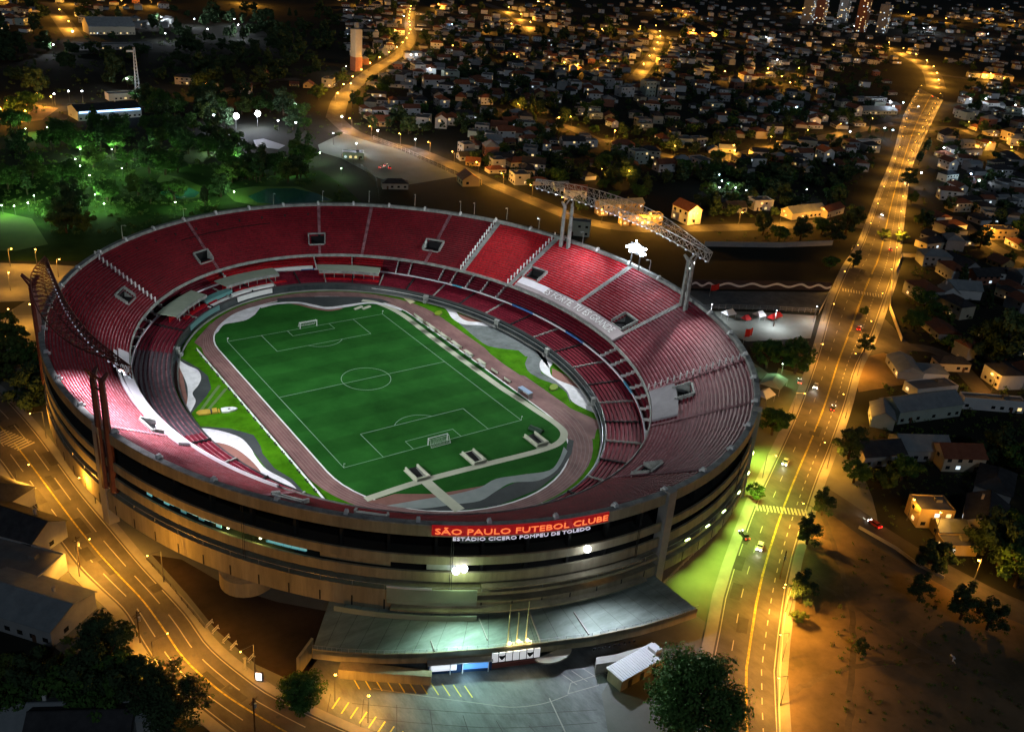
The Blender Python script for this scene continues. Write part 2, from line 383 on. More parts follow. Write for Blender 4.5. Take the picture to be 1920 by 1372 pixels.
# goals
def goal(y, s, label):
    e = empty('football_goal', (0, y, 0.06), 0, label, 'goal', 'football goals on the pitch')
    f = MB()
    for x in (-3.66, 3.66):
        f.tube((x, 0, 0), (x, 0, 2.5), 0.14, k=8); f.tube((x, s*2.2, 0), (x, s*0.9, 2.45), 0.05, k=5); f.tube((x, 0, 2.44), (x, s*0.9, 2.45), 0.06, k=5)
    f.tube((-3.8, 0, 2.5), (3.8, 0, 2.5), 0.14, k=8)
    f.tube((-3.66, s*2.2, 0.05), (3.66, s*2.2, 0.05), 0.05, k=5); f.tube((-3.66, s*0.9, 2.45), (3.66, s*0.9, 2.45), 0.04, k=5)
    f.build('goal_frame', m_white, e)
    n = MB()
    for i in range(19):
        x = -3.66+i*7.32/18; n.tube((x, s*2.2, 0.05), (x, s*0.9, 2.45), 0.015, k=3, cap=False)
    for i in range(1, 7):
        t = i/7; n.tube((-3.66, s*(2.2-1.3*t), 2.4*t+.05), (3.66, s*(2.2-1.3*t), 2.4*t+.05), 0.015, k=3, cap=False)
    n.build('net', m_white, e)
goal(52.5, 1, 'white football goal at the far end of the pitch')
goal(-52.5, -1, 'white football goal at the near end, below the tunnels')
FL = {(-34, 52.5): 'far left', (34, 52.5): 'far right', (-34, -52.5): 'near left', (34, -52.5): 'near right'}
for (x, y), d in FL.items():
    e = empty('corner_flag', (x, y, 0.06), 0, 'thin white corner flag at the %s corner of the pitch' % d, 'corner flag', 'corner flags')
    f = MB(); f.tube((0, 0, 0), (0, 0, 1.6), 0.05, k=5); f.build('pole', m_white, e)
    f = MB(); f.box((0.25, 0, 1.2), (0.5, 0.03, 0.35)); f.build('flag', m_white, e)
# players' tunnels
for x, d in ((-15.4, 'leftmost, at the path crossing'), (5.6, 'in the middle of the near path'), (30.6, 'rightmost, by the path bend')):
    e = empty('players_tunnel', (x, -66.5, 0.12), 0, 'dark sunken tunnel mouth with pale kerbs, %s' % d, 'tunnel', 'tunnel mouths behind the near goal')
    f = MB()
    for s in (-1, 1): f.box((s*2.1, 0.4, 0), (0.5, 7.4, 0.9))
    f.box((0, -3.5, 0), (4.7, 0.5, 0.9)); f.build('kerb', m_beige, e)
    f = MB(); f.poly([(-1.85, -3.2, 0.03), (1.85, -3.2, 0.03), (1.85, 4.1, 0.03), (-1.85, 4.1, 0.03)]); f.build('opening', m_dark, e)  # flat near-black sheet gives the tunnel mouth its shade
    f = MB()
    f.box((-0.5, -3.0, 0.03), (0.5, 1.2, 0.1)); f.poly([(0.7, -3.1, 0.06), (1.8, -3.1, 0.06), (1.8, 3.6, 0.06), (1.3, 3.6, 0.06)]); f.build('ramp', m_pave, e)
e = empty('tunnel_hood', (34.4, -61.0, 0.1), R(20), 'dark inflatable tunnel hood lying beside rightmost tunnel mouth', 'tunnel hood')
f = MB()
for i in range(10):
    t0, t1 = PI*i/10, PI*(i+1)/10
    f.poly([(1.1*math.cos(t0), -2.6, 1.1*math.sin(t0)), (1.1*math.cos(t0), 2.6, 1.1*math.sin(t0)), (1.1*math.cos(t1), 2.6, 1.1*math.sin(t1)), (1.1*math.cos(t1), -2.6, 1.1*math.sin(t1))])
f.build('cover', mat('dark_green_canvas', (0.02, 0.05, 0.03), 0.7), e)
for y in (-2.6, 0, 2.6):
    f = MB()
    for i in range(10): f.tube((1.13*math.cos(PI*i/10), y, 1.13*math.sin(PI*i/10)), (1.13*math.cos(PI*(i+1)/10), y, 1.13*math.sin(PI*(i+1)/10)), 0.06, k=4)
    f.build('frame', m_dmetal, e)

# advertising boards: the long white line left of the track, short dark ones beside it
lb = [(-46.9, 50-i*6.15) for i in range(19)]
for i, (x, y) in enumerate(lb):
    e = empty('advertising_board', (x, y-3, 0.03), R(90), None, 'board', 'white boards along the left straight')
    later(e, 'low white advertising board lining the left straight of the track', (x, y, 0))
    f = MB(); f.box((0, 0, 0.08), (6.0, 0.12, 0.95)); f.build('panel', m_white, e)
    for q in (-2.4, 2.4): f = MB(); f.box((q, 0.35, 0), (0.08, 0.7, 0.7)); f.build('brace', m_dmetal, e)
for i in range(6):
    x, y = 47.0+0.15*i, 38-9.5*i
    e = empty('substitutes_bench', (x-2.9, y, 0.1), R(90), None, 'bench', 'benches and tables along the right touchline')
    later(e, 'white covered bench beside the beige touchline path on the right', (x, y, 0))
    f = MB(); f.box((0, 0, 0.45), (4.6, 0.5, 0.1)); f.box((0, -0.3, 0.5), (4.6, 0.08, 0.5)); f.build('seat', m_white, e)
    f = MB(); f.box((0, -0.5, 0), (4.8, 0.08, 2.0)); f.box((0, 0.1, 2.0), (5.0, 1.4, 0.1)); f.build('shelter', m_beige, e)
    for q in (-2, 2): f = MB(); f.box((q, 0, 0), (0.1, 0.5, 0.45)); f.build('leg', m_dmetal, e)
for i in range(9):
    x, y = 46.6+0.1*i, 44-8.6*i
    e = empty('perimeter_board', (x-0.6, y, 0.08), R(90), None, 'board', 'cream boards along the right straight')
    later(e, 'small cream perimeter board at the inner edge of the right straight', (x, y, 0))
    f = MB(); f.box((0, 0, 0.05), (4.2, 0.12, 0.9)); f.build('panel', m_beige, e)
    f = MB(); f.box((0, -0.4, 0), (3.6, 0.7, 0.5)); f.build('base', m_dmetal, e)
e = empty('covered_stand', (46.2, -37.5, 0.08), R(93), 'pale blue covered dugout beside the home straight', 'dugout')
f = MB(); f.box((0, 0, 2.1), (6.4, 2.2, 0.12)); f.build('roof', mat('pale_blue_plastic', (0.32, 0.42, 0.6), 0.4), e)
f = MB(); f.box((0, -1.0, 0), (6.2, 0.1, 2.1)); f.build('wall', m_metal, e)
for q in (-3.1, 3.1): f = MB(); f.box((q, 0.05, 0), (0.1, 1.9, 2.1)); f.build('side_panel', m_metal, e)
# landing mats, boat float, sand pit
b = MB(); b.prism(ccw([tuple(p[:2]) for p in P([(757, 559), (766, 556), (779, 566), (769, 570)])]), 0.05, 0.12)
struct('sand_pit', b, mat('sand', (0.55, 0.5, 0.3), 0.95, (0.62, 0.57, 0.37), 0.5))
for px, py in ((822, 588), (1038, 727)):
    p = at(px, py); e = empty('landing_mat', p, R(40), 'yellow green round landing mat on the lawn right of the track, %s' % ('far one' if py < 600 else 'near one'), 'mat', 'landing mats')
    f = MB(); f.prism([(2.6*math.cos(2*PI*i/16), 1.5*math.sin(2*PI*i/16)) for i in range(16)], 0, 0.5); f.build('cushion', mat('lime_canvas', (0.16, 0.24, 0.01), 0.7), e)
    f = MB(); f.prism([(2.75*math.cos(2*PI*i/16), 1.65*math.sin(2*PI*i/16)) for i in range(16)], -0.02, 0.12); f.build('base', m_dmetal, e)
for px, py in ((672, 578), (687, 577.5)):
    e = empty('training_board', at(px, py, 0.06), R(20), None, 'board', 'cream boards behind the far goal line')
    later(e, 'small cream board lying on grass behind the far goal line', at(px, py)); f = MB(); f.box((0, 0, 0), (4.6, 1.2, 0.5)); f.build('panel', m_beige, e)
    f = MB(); f.box((0, 0, -0.02), (4.7, 1.3, 0.1)); f.build('base', m_dmetal, e)
# the boat-shaped float lying on the left lawn
p0 = at(368, 776); p1 = at(445, 767)
bd = Vector((p1.x-p0.x, p1.y-p0.y)); L_ = bd.length
e = empty('parade_float', (p0.x, p0.y, 0.02), math.atan2(bd.y, bd.x), 'flat boat-shaped float with ochre stern and white bow on the left lawn', 'float')
m_och = mat('ochre_canvas', (0.42, 0.26, 0.03), 0.8, (0.5, 0.33, 0.05), 0.5)
f = MB(); f.prism([(0, 0.3), (0.8, -1.3), (3.6, -1.7), (4.6, -1.4), (4.6, 1.3), (3.4, 1.7), (1.0, 1.5)], 0, 0.5); f.build('stern', m_och, e)
f = MB(); f.box((5.9, 0, 0), (1.8, 2.9, 0.7)); f.box((7.4, 0, 0), (0.5, 2.6, 0.4)); f.build('cabin', m_och, e)
f = MB(); f.prism([(8.2, -1.5), (10.5, -1.8), (12.6, -1.0), (L_, 0.1), (12.2, 1.3), (10, 1.6), (8.2, 1.3)], 0, 0.5); f.build('bow', m_white, e)
f = MB(); f.prism([(10.4, -0.4), (11.2, -0.3), (11.0, 0.4), (10.4, 0.3)], 0.5, 0.56); f.box((4.95, 0, 0), (0.4, 2.8, 0.75)); f.build('trim', m_dmetal, e)
b = MB()
for L in ([(372, 776), (398, 740), (412, 722)], [(382, 778), (410, 745), (424, 728)]): ribbon(b, smooth_line(P(L)), 1.1, 0.012)
struct('worn_path', b, mat('worn_grass', (0.09, 0.16, 0.045), 0.9, (0.12, 0.18, 0.07), 0.3))
# ================================================================== STADIUM
ZI, ZR = 12.2, 30.0
def ell(t):
    """upper tier: t=0 inner edge, t=1 outer rim"""
    return 85.9+(114.8-85.9)*t, 108.5+(135.1-108.5)*t, 5.6+1.8*t, -5.0-5.2*t
def up(th, t, dz=0.0):
    a, b_, cx, cy_ = ell(t)
    return (cx+a*math.cos(th), cy_+b_*math.sin(th), ZI+(ZR-ZI)*t+dz)
def rim(th, off=0.0, z=ZR):
    a, b_, cx, cy_ = ell(1.0)
    nx, ny = math.cos(th)/a, math.sin(th)/b_; l = math.hypot(nx, ny)
    return (cx+a*math.cos(th)+off*nx/l, cy_+b_*math.sin(th)+off*ny/l, z)
def ring_pt(a, b_, c, th, z): return (c[0]+a*math.cos(th), c[1]+b_*math.sin(th), z)
def find_up(px, py):
    """(theta, t) of a photo pixel on the upper tier"""
    lo, hi = -0.3, 1.3
    best = None
    for i in range(161):
        t = lo+(hi-lo)*i/160
        p = at(px, py, ZI+(ZR-ZI)*t); a, b_, cx, cy_ = ell(t)
        r = math.hypot((p.x-cx)/a, (p.y-cy_)/b_)-1
        if best is None or abs(r) < best[0]: best = (abs(r), math.atan2((p.y-cy_)/b_, (p.x-cx)/a), t)
    return best[1] % (2*PI), best[2]
def th_in(px, py, z=ZI, c=(5.6, -5.0), a=85.9, b_=108.5):
    p = at(px, py, z); return math.atan2((p.y-c[1])/b_, (p.x-c[0])/a) % (2*PI)
STAD = empty('stadium', (0, 0, 0), 0, 'huge oval concrete football stadium with red seats, lit at night', 'stadium')
def part(name, mb, mats, parent=STAD, label=None, kind=None, smooth=False):
    o = mb.build(name, mats, parent, smooth=smooth)
    if label: o['label'] = label
    if kind: o['kind'] = kind
    return o
def pempty(name, parent=STAD):
    o = bpy.data.objects.new(name, None); COL.objects.link(o); o.parent = parent; return o

# aisles and openings read off the stand
AIS = []
for px, py in ((405, 498), (600, 478), (680, 470), (795, 496), (870, 505), (952, 538), (1070, 578), (1165, 628), (1213, 735), (1214, 800), (1142, 895), (291, 562), (530, 925), (364, 826)):
    AIS.append(find_up(px, py)[0])
AIS = sorted(AIS)
VOM = []
for px, py, lab in ((381, 482, 0), (594, 449, 0), (812, 461, 0), (1003, 515, 0), (1171, 604, 0), (1280, 736, 0), (1212, 880, 0), (235, 556, 0), (690, 985, 0), (545, 936, 0), (316, 806, 0)):
    th, t = find_up(px, py); VOM.append((th, max(0.22, min(t, 0.5))))
NR = 27
def inv(th, i):
    """row i cell hidden by an opening?"""
    for vt, v in VOM:
        d = (th-vt+PI) % (2*PI)-PI
        a = 100
        if abs(d)*a < 3.6 and abs((i+0.5)/NR-v) < 0.085: return True
    return False
UP = pempty('upper_tier')
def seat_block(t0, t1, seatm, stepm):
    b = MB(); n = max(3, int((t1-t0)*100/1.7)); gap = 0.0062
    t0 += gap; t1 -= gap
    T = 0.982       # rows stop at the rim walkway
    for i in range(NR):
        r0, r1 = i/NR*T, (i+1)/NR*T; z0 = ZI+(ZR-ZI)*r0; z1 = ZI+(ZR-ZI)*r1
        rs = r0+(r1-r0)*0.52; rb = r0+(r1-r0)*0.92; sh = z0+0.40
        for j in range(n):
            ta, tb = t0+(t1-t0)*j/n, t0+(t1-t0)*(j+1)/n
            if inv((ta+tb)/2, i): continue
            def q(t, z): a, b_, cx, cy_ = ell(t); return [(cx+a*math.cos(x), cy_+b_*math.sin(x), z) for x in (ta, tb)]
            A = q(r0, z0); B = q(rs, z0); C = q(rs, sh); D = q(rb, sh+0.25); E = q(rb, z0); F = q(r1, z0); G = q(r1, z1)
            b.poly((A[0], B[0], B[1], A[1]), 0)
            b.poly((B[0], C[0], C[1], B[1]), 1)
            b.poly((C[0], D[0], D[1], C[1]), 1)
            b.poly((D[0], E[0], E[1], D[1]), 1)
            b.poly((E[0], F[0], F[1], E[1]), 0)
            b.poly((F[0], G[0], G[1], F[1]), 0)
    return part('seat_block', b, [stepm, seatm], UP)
def mid_px(a): return pix(up(a, 0.5))
for k in range(len(AIS)):
    t0 = AIS[k]; t1 = AIS[(k+1) % len(AIS)]
    if t1 < t0: t1 += 2*PI
    x, y = mid_px((t0+t1)/2)
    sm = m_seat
    if 900 < x < 1180 and y < 620: sm = m_seatb if x < 1120 else m_seat  # brighter red copy puts the strong truss light into this block's seats
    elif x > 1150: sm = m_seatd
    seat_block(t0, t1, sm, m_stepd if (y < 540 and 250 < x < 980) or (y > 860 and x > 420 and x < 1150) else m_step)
# aisle stairs in the gaps between blocks
for k, th in enumerate(AIS):
    _x, _y = pix(up(th, .5)); light_one = _x > 900 and _y < 700
    b = MB(); wd = 0.0095 if light_one else 0.0065
    for i in range(NR*2):
        r0, r1 = i/(NR*2)*0.982, (i+1)/(NR*2)*0.982
        z = ZI+(ZR-ZI)*r1
        if any(abs((th-v+PI) % (2*PI)-PI)*100 < 3.9 and abs(r0-vt) < 0.09 for v, vt in VOM): continue
        A = [up(th-wd, r0)[:2], up(th+wd, r0)[:2], up(th+wd, r1)[:2], up(th-wd, r1)[:2]]
        zz = ZI+(ZR-ZI)*r0
        b.poly([(*p, zz+0.36) for p in A]); b.poly([(*A[0], zz), (*A[0], zz+.36), (*A[1], zz+.36), (*A[1], zz)][::-1])
    part('aisle_stair', b, m_rim if light_one else m_step, UP)
# fenced aisles (posts standing up the slope)
for px, py in ((870, 505), (1213, 735), (952, 538), (291, 562)):
    th = find_up(px, py)[0]; b = MB()
    for i in range(16):
        t = 0.02+i*0.063; p = up(th+0.013, t); b.box((p[0], p[1], p[2]), (0.4, 0.4, 2.3), th)
    for t in range(15):
        p, q = up(th+0.013, 0.02+t*0.063, 1.3), up(th+0.013, 0.02+(t+1)*0.063, 1.3); b.tube(p, q, 0.05, k=4)
    part('divider_fence', b, m_white, UP)
# openings in the tier
for th, v in VOM:
    hw = 3.6/100; r0, r1 = v-0.09, v+0.09
    e = pempty('stand_entrance', UP)
    b = MB()
    zf = ZI+(ZR-ZI)*r0-0.1
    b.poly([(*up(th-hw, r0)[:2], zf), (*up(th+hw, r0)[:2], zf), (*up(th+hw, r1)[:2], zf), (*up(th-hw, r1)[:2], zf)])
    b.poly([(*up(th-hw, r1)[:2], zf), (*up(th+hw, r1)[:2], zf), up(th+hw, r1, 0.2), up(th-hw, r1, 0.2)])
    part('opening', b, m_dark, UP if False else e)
    b = MB()
    for s in (-1, 1):
        A, B = up(th+s*hw, r0), up(th+s*hw, r1)
        A2, B2 = up(th+s*(hw+0.004), r0), up(th+s*(hw+0.004), r1)
        z0 = zf-0.05
        b.prism([A[:2], A2[:2], B2[:2], B[:2]], z0, z0+0.3)
        for q in range(8):
            f0, f1 = q/8, (q+1)/8
            L0, L1 = up(th+s*hw, r0+(r1-r0)*f0), up(th+s*hw, r0+(r1-r0)*f1)
            M0, M1 = up(th+s*(hw+0.005), r0+(r1-r0)*f0), up(th+s*(hw+0.005), r0+(r1-r0)*f1)
            b.prism([L0[:2], M0[:2], M1[:2], L1[:2]], z0+0.02, L1[2]+1.0)
    A = [up(th-hw, r1+0.001)[:2], up(th+hw, r1+0.001)[:2], up(th+hw, r1+0.02)[:2], up(th-hw, r1+0.02)[:2]]
    z = ZI+(ZR-ZI)*r1
    b.prism(A, z-1.4, z+0.9)
    A = [up(th-hw, r0-0.015)[:2], up(th+hw, r0-0.015)[:2], up(th+hw, r0)[:2], up(th-hw, r0)[:2]]
    b.prism(A, zf-0.3, zf+0.35)
    part('entrance_wall', b, m_rim, e)
# slab under the tier, inner fascia, rim walkway and parapet
NS = 192
TH = [2*PI*i/NS for i in range(NS+1)]
def ringband(b, fa, fb, mi=0):
    """quads between two closed curves given as functions of theta"""
    for i in range(NS):
        b.poly([fa(TH[i]), fa(TH[i+1]), fb(TH[i+1]), fb(TH[i])], mi)
b = MB()
for i in range(NR):
    r0, r1 = i/NR*.97, (i+1)/NR*.97; d0, d1 = -.65-.65*i/NR, -.65-.65*(i+1)/NR
    for k in range(NS*2):
        ta, tb = 2*PI*k/(NS*2), 2*PI*(k+1)/(NS*2)
        if any(abs(((ta+tb)/2-vt+PI) % (2*PI)-PI)*100 < 4.2 and abs((r0+r1)/2-v) < .11 for vt, v in VOM): continue
        b.poly([up(ta, r0, d0), up(tb, r0, d0), up(tb, r1, d1), up(ta, r1, d1)])
part('tier_slab', b, m_conc, UP)
b = MB()
ringband(b, lambda t: up(t, -0.004, -.6), lambda t: up(t, -0.004, 0.55)); ringband(b, lambda t: up(t, -0.004, 0.55), lambda t: up(t, 0.005, 0.55)); ringband(b, lambda t: up(t, 0.005, 0.55), lambda t: up(t, 0.005, -0.2))
ringband(b, lambda t: up(t, -0.004, -.6), lambda t: up(t, 0.006, -.6))
part('inner_fascia', b, m_rim, UP)
b = MB()
ringband(b, lambda t: rim(t, -1.7, 29.2), lambda t: rim(t, -1.7, 30.5)); ringband(b, lambda t: rim(t, -1.7, 30.5), lambda t: rim(t, 0, 30.5))
ringband(b, lambda t: rim(t, 0, 30.5), lambda t: rim(t, 0, 30.15))
part('rim_parapet', b, m_rim)
PH = 2*PI
for i in range(44):
    th = PH*(i+0.3)/44; p = rim(th, -1.4, 30.5); b = MB()
    b.box(p, (1.5, 1.0, 0.9), th, 0, 0.75); b.box((p[0]-0.9*math.cos(th), p[1]-0.9*math.sin(th), p[2]-0.6), (0.7, 0.8, 0.6), th)
    part('rim_lamp_box', b, m_white)
for px, py in ((513, 385), (605, 380), (692, 380), (778, 386), (863, 399), (889, 402), (950, 412), (1010, 432), (1092, 458), (1217, 512), (230, 448), (345, 415)):
    p = at(px, py, 30.4); d = Vector((7.4-p.x, -10.2-p.y, 0)).normalized(); b = MB()
    b.tube(p, p+Vector((0, 0, 5.6)), 0.11, 0.08, 5); q = p+Vector((0, 0, 5.6)); b.tube(q, q+d*1.6+Vector((0, 0, 0.3)), 0.08, 0.08, 5)
    b.box(q+d*1.9+Vector((0, 0, .2)), (1.0, 0.5, 0.25), math.atan2(d.y, d.x)); part('lamp_mast', b, m_metal)

# ------------------------------------------------ middle tier, under the overhang
MC = (4.2, -4.8)
def mid(th, s, dz=0): return ring_pt(84.8+13*s, 110.2+13*s, MC, th, 4.6+5.4*s+dz)
MT = pempty('middle_tier')
b = MB()
NRM = 9
for i in range(NRM):
    s0, s1 = i/NRM, (i+1)/NRM; z0 = 4.6+5.4*s0; z1 = 4.6+5.4*s1; sm_, sb = s0+(s1-s0)*.4, s0+(s1-s0)*.92
    def q(s, z): return lambda t: ring_pt(84.8+13*s, 110.2+13*s, MC, t, z)
    for k in range(NS):
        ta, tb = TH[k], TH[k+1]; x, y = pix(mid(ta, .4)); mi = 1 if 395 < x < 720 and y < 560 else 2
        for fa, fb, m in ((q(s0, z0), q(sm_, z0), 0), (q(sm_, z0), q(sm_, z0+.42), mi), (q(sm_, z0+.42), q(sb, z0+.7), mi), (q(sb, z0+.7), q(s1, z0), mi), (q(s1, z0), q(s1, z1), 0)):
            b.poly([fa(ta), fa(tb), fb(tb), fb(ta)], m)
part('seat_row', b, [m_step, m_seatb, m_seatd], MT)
b = MB()
ringband(b, lambda t: mid(t, 1.0, 0), lambda t: mid(t, 1.0, 5)); part('back_wall', b, m_conc, MT)
b = MB()
def par(a, z): return lambda t: ring_pt(84.8+a, 110.2+a, MC, t, z)
ringband(b, par(-.3, 4.0), par(-.3, 5.5)); ringband(b, par(-.3, 5.5), par(.15, 5.5)); ringband(b, par(.15, 5.5), par(.15, 4.4)); ringband(b, par(12, 4.0), par(-.3, 4.0))
part('parapet', b, m_tarp, MT)
m_blue = mat('blue_banner', (0.05, 0.13, 0.4), 0.5, (0.08, 0.22, 0.55), 0.4)
m_cyan = mat('cyan_banner', (0.1, 0.35, 0.55), 0.5)
for (x0, y0), (x1, y1), m in (((846, 538), (864, 542), m_cyan), ((962, 571), (1002, 588), m_blue), ((1062, 622), (1100, 643), m_blue), ((1172, 716), (1186, 738), m_cyan), ((690, 506), (712, 508), m_blue), ((570, 513), (592, 509), m_blue)):
    a0, a1 = th_in(x0, y0, 5.0, MC, 84.8, 110.2), th_in(x1, y1, 5.0, MC, 84.8, 110.2); b = MB()
    if abs(a1-a0) > PI: a1 += -2*PI if a1 > a0 else 2*PI
    n = 8
    for i in range(n):
        u0, u1 = a0+(a1-a0)*i/n, a0+(a1-a0)*(i+1)/n
        b.poly([par(-.34, 4.1)(u0), par(-.34, 4.1)(u1), par(-.34, 5.54)(u1), par(-.34, 5.54)(u0)])
        b.poly([par(-.34, 5.54)(u0), par(-.34, 5.54)(u1), par(.2, 5.54)(u1), par(.2, 5.54)(u0)])
    part('banner', b, m, MT)
def fin(th):
    b = MB(); wd = 0.0022
    for s in range(6):
        s0, s1 = s/6*.9, (s+1)/6*.9
        b.prism([mid(th-wd, s0)[:2], mid(th+wd, s0)[:2], mid(th+wd, s1)[:2], mid(th-wd, s1)[:2]], mid(0, s0)[2]-.2, mid(0, s1)[2]+.8)
    part('divider_wall', b, m_white, MT)
for px, py in ((272, 667), (270, 648), (272, 630), (274, 615), (281, 598), (289, 584), (300, 571), (830, 512), (852, 519), (880, 529), (908, 538), (938, 548), (745, 500), (770, 502), (1140, 659), (1158, 677), (1175, 698), (1187, 720), (1198, 738), (1202, 758), (1207, 778), (1207, 800), (590, 490), (660, 492), (424, 518)):
    fin(th_in(px, py, 7, MC, 88, 113))
# ------------------------------------------------ lower tier and the dark moat wall in front of it
LT = pempty('lower_tier')
def low(th, s, dz=0): return ring_pt(71.2+17*s, 97.4+15*s, MC, th, 2.9+1.9*s+dz)
b = MB(); NL = 11
for i in range(NL):
    s0, s1 = i/NL, (i+1)/NL; z0 = 2.9+1.9*s0
    for k in range(NS):
        ta, tb = TH[k], TH[k+1]; x, y = pix(low(ta, .5))
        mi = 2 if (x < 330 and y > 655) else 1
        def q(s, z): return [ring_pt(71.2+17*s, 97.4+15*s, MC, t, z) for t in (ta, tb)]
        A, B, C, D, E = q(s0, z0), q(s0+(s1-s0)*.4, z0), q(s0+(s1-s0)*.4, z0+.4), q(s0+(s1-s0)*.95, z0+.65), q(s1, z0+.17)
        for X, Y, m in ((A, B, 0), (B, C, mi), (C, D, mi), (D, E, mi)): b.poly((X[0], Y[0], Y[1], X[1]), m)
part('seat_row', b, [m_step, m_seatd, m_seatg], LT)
for k in range(40):
    th = 2*PI*k/40+0.03; b = MB(); x, y = pix(low(th, .4))
    if x < 340 and y > 640: continue
    for s in range(5):
        s0, s1 = s/5*.75, (s+1)/5*.75
        b.prism([low(th-.003, s0)[:2], low(th+.003, s0)[:2], low(th+.003, s1)[:2], low(th-.003, s1)[:2]], 2.6+1.9*s0, 2.9+1.9*s1+.72)
    part('aisle', b, m_dark if k % 2 else m_pave, LT)
b = MB()
ringband(b, lambda t: ring_pt(70.4, 96.6, MC, t, -0.02), lambda t: ring_pt(71.0, 97.2, MC, t, 2.5))
part('moat_wall', b, m_moat, LT)
b = MB()
ringband(b, lambda t: ring_pt(71.0, 97.2, MC, t, 2.5), lambda t: ring_pt(71.0, 97.2, MC, t, 3.4)); ringband(b, lambda t: ring_pt(71.0, 97.2, MC, t, 3.4), lambda t: ring_pt(71.4, 97.6, MC, t, 3.4))
part('moat_rail', b, m_dmetal, LT)
b = MB()
for i in range(NS):
    t0, t1 = TH[i], TH[i+1]
    if pix(ring_pt(69, 95, FC, t0, 0))[0] > 700:
        b.tube(ring_pt(70.2, 96.4, MC, t0, 2.0), ring_pt(70.2, 96.4, MC, t1, 2.0), 0.12, k=4, cap=False)
part('moat_pipe', b, m_metal, LT)
b = MB(); ringband(b, lambda t: ring_pt(69.2, 95.6, FC, t, 0.02), lambda t: ring_pt(69.2, 95.6, FC, t, 0.55)); ringband(b, lambda t: ring_pt(69.2, 95.6, FC, t, 0.55), lambda t: ring_pt(69.7, 96.1, FC, t, 0.55))
part('field_kerb', b, m_pave)
# canopies and press boxes on the far-left and far side
def arc_slab(name, p0, p1, r0, r1, z0, z1, m, parent, zo=None, n=10):
    a0, a1 = th_in(*p0, z1, MC, 80, 106), th_in(*p1, z1, MC, 80, 106)
    if abs(a1-a0) > PI: a1 += -2*PI if a1 > a0 else 2*PI
    b = MB()
    for i in range(n):
        u0, u1 = a0+(a1-a0)*i/n, a0+(a1-a0)*(i+1)/n
        Q = [ring_pt(r0, r0+26, MC, u0, 0)[:2], ring_pt(r0, r0+26, MC, u1, 0)[:2], ring_pt(r1, r1+26, MC, u1, 0)[:2], ring_pt(r1, r1+26, MC, u0, 0)[:2]]
        b.prism(Q, z0, z1)
    return part(name, b, m, parent)
m_can = mat('canopy_sheet', (0.30, 0.35, 0.28), 0.7, (0.37, 0.41, 0.33), 0.25)
for p0, p1 in (((312, 590), (372, 548)), ((420, 535), (522, 512)), ((600, 508), (712, 506))):
    e = pempty('canopy', LT)
    arc_slab('canopy_roof', p0, p1, 75.5, 84, 7.0, 7.4, m_can, e)
    arc_slab('box_seat', p0, p1, 74, 76.0, 3.0, 4.1, m_seatb, e)
    arc_slab('front_fascia', p0, p1, 75.2, 75.5, 6.3, 7.55, m_rim, e)
    arc_slab('box_wall', p0, p1, 79, 79.4, 3.0, 7.0, m_seatb, e)
    a0, a1 = th_in(*p0, 7, MC, 80, 106), th_in(*p1, 7, MC, 80, 106)
    for i in range(6):
        u = a0+(a1-a0)*(i+.5)/6; b = MB(); q = ring_pt(75.7, 101.7, MC, u, 2.9); b.tube(q, (q[0], q[1], 7.0), 0.16, k=5); part('canopy_post', b, m_rim, e)
for p0, p1, r0, r1, z0, z1, m, nm in (((440, 555), (515, 535), 72.0, 74.0, 2.6, 4.2, m_white, 'press_desk'), ((455, 565), (520, 549), 70.6, 71.6, 1.0, 3.0, m_white, 'press_desk'),
        ((520, 525), (595, 512), 82.2, 83.4, 6.0, 7.2, m_white, 'press_box'), ((385, 575), (440, 556), 72, 73.6, 2.6, 3.6, m_white, 'press_desk'), ((340, 610), (400, 570), 70.6, 71.8, 1.2, 3.2, mat('teal_glass', (0.12, 0.26, 0.27), 0.3), 'glass_box'),
        ((370, 560), (425, 540), 74.5, 78, 3.6, 5.2, mat('teal_board', (0.12, 0.3, 0.3), 0.5), 'glass_box')):
    arc_slab(nm, p0, p1, r0, r1, z0, z1, m, LT)
for px, py in ((318, 660), (802, 558), (938, 606), (1033, 662), (1112, 756)):
    th = th_in(px, py, 1, FC, 70, 96); b = MB(); q = ring_pt(71, 97, MC, th, 0)
    b.box(q, (2.6, 2.2, 3.2), th); b.box((q[0]-1.5*math.cos(th), q[1]-1.5*math.sin(th), 0), (2.0, 1.6, 1.2), th)
    part('gate_stair', b, m_rim, LT)

# white tarps over the lowest rows, one of them lettered
def tarp(name, a0, a1, t0, t1, m, h=0.75, parent=UP, n=24, k=4):
    if abs(a1-a0) > PI: a1 += -2*PI if a1 > a0 else 2*PI
    b = MB()
    for i in range(n):
        u0, u1 = a0+(a1-a0)*i/n, a0+(a1-a0)*(i+1)/n
        for j in range(k):
            s0, s1 = t0+(t1-t0)*j/k, t0+(t1-t0)*(j+1)/k
            b.poly([up(u0, s0, h), up(u1, s0, h), up(u1, s1, h), up(u0, s1, h)])
        b.poly([up(u0, t0, -.1), up(u1, t0, -.1), up(u1, t0, h), up(u0, t0, h)]); b.poly([up(u0, t1, h), up(u1, t1, h), up(u1, t1, 0), up(u0, t1, 0)])
    for u in (a0, a1): b.poly([up(u, t0, -.1), up(u, t0, h), up(u, t1, h), up(u, t1, 0)])
    return part(name, b, m, parent)
A0, A1 = find_up(962, 540)[0], find_up(1150, 640)[0]
m_dust = mat('dusty_tarp', (0.30, 0.25, 0.27), 0.8, (0.4, 0.34, 0.36), 0.12)
tarp('tarp', A0, A1, 0.012, 0.155, m_dust, 1.0)
tarp('tarp', A0, find_up(1008, 562)[0], 0.06, 0.157, m_tarp, 1.1)
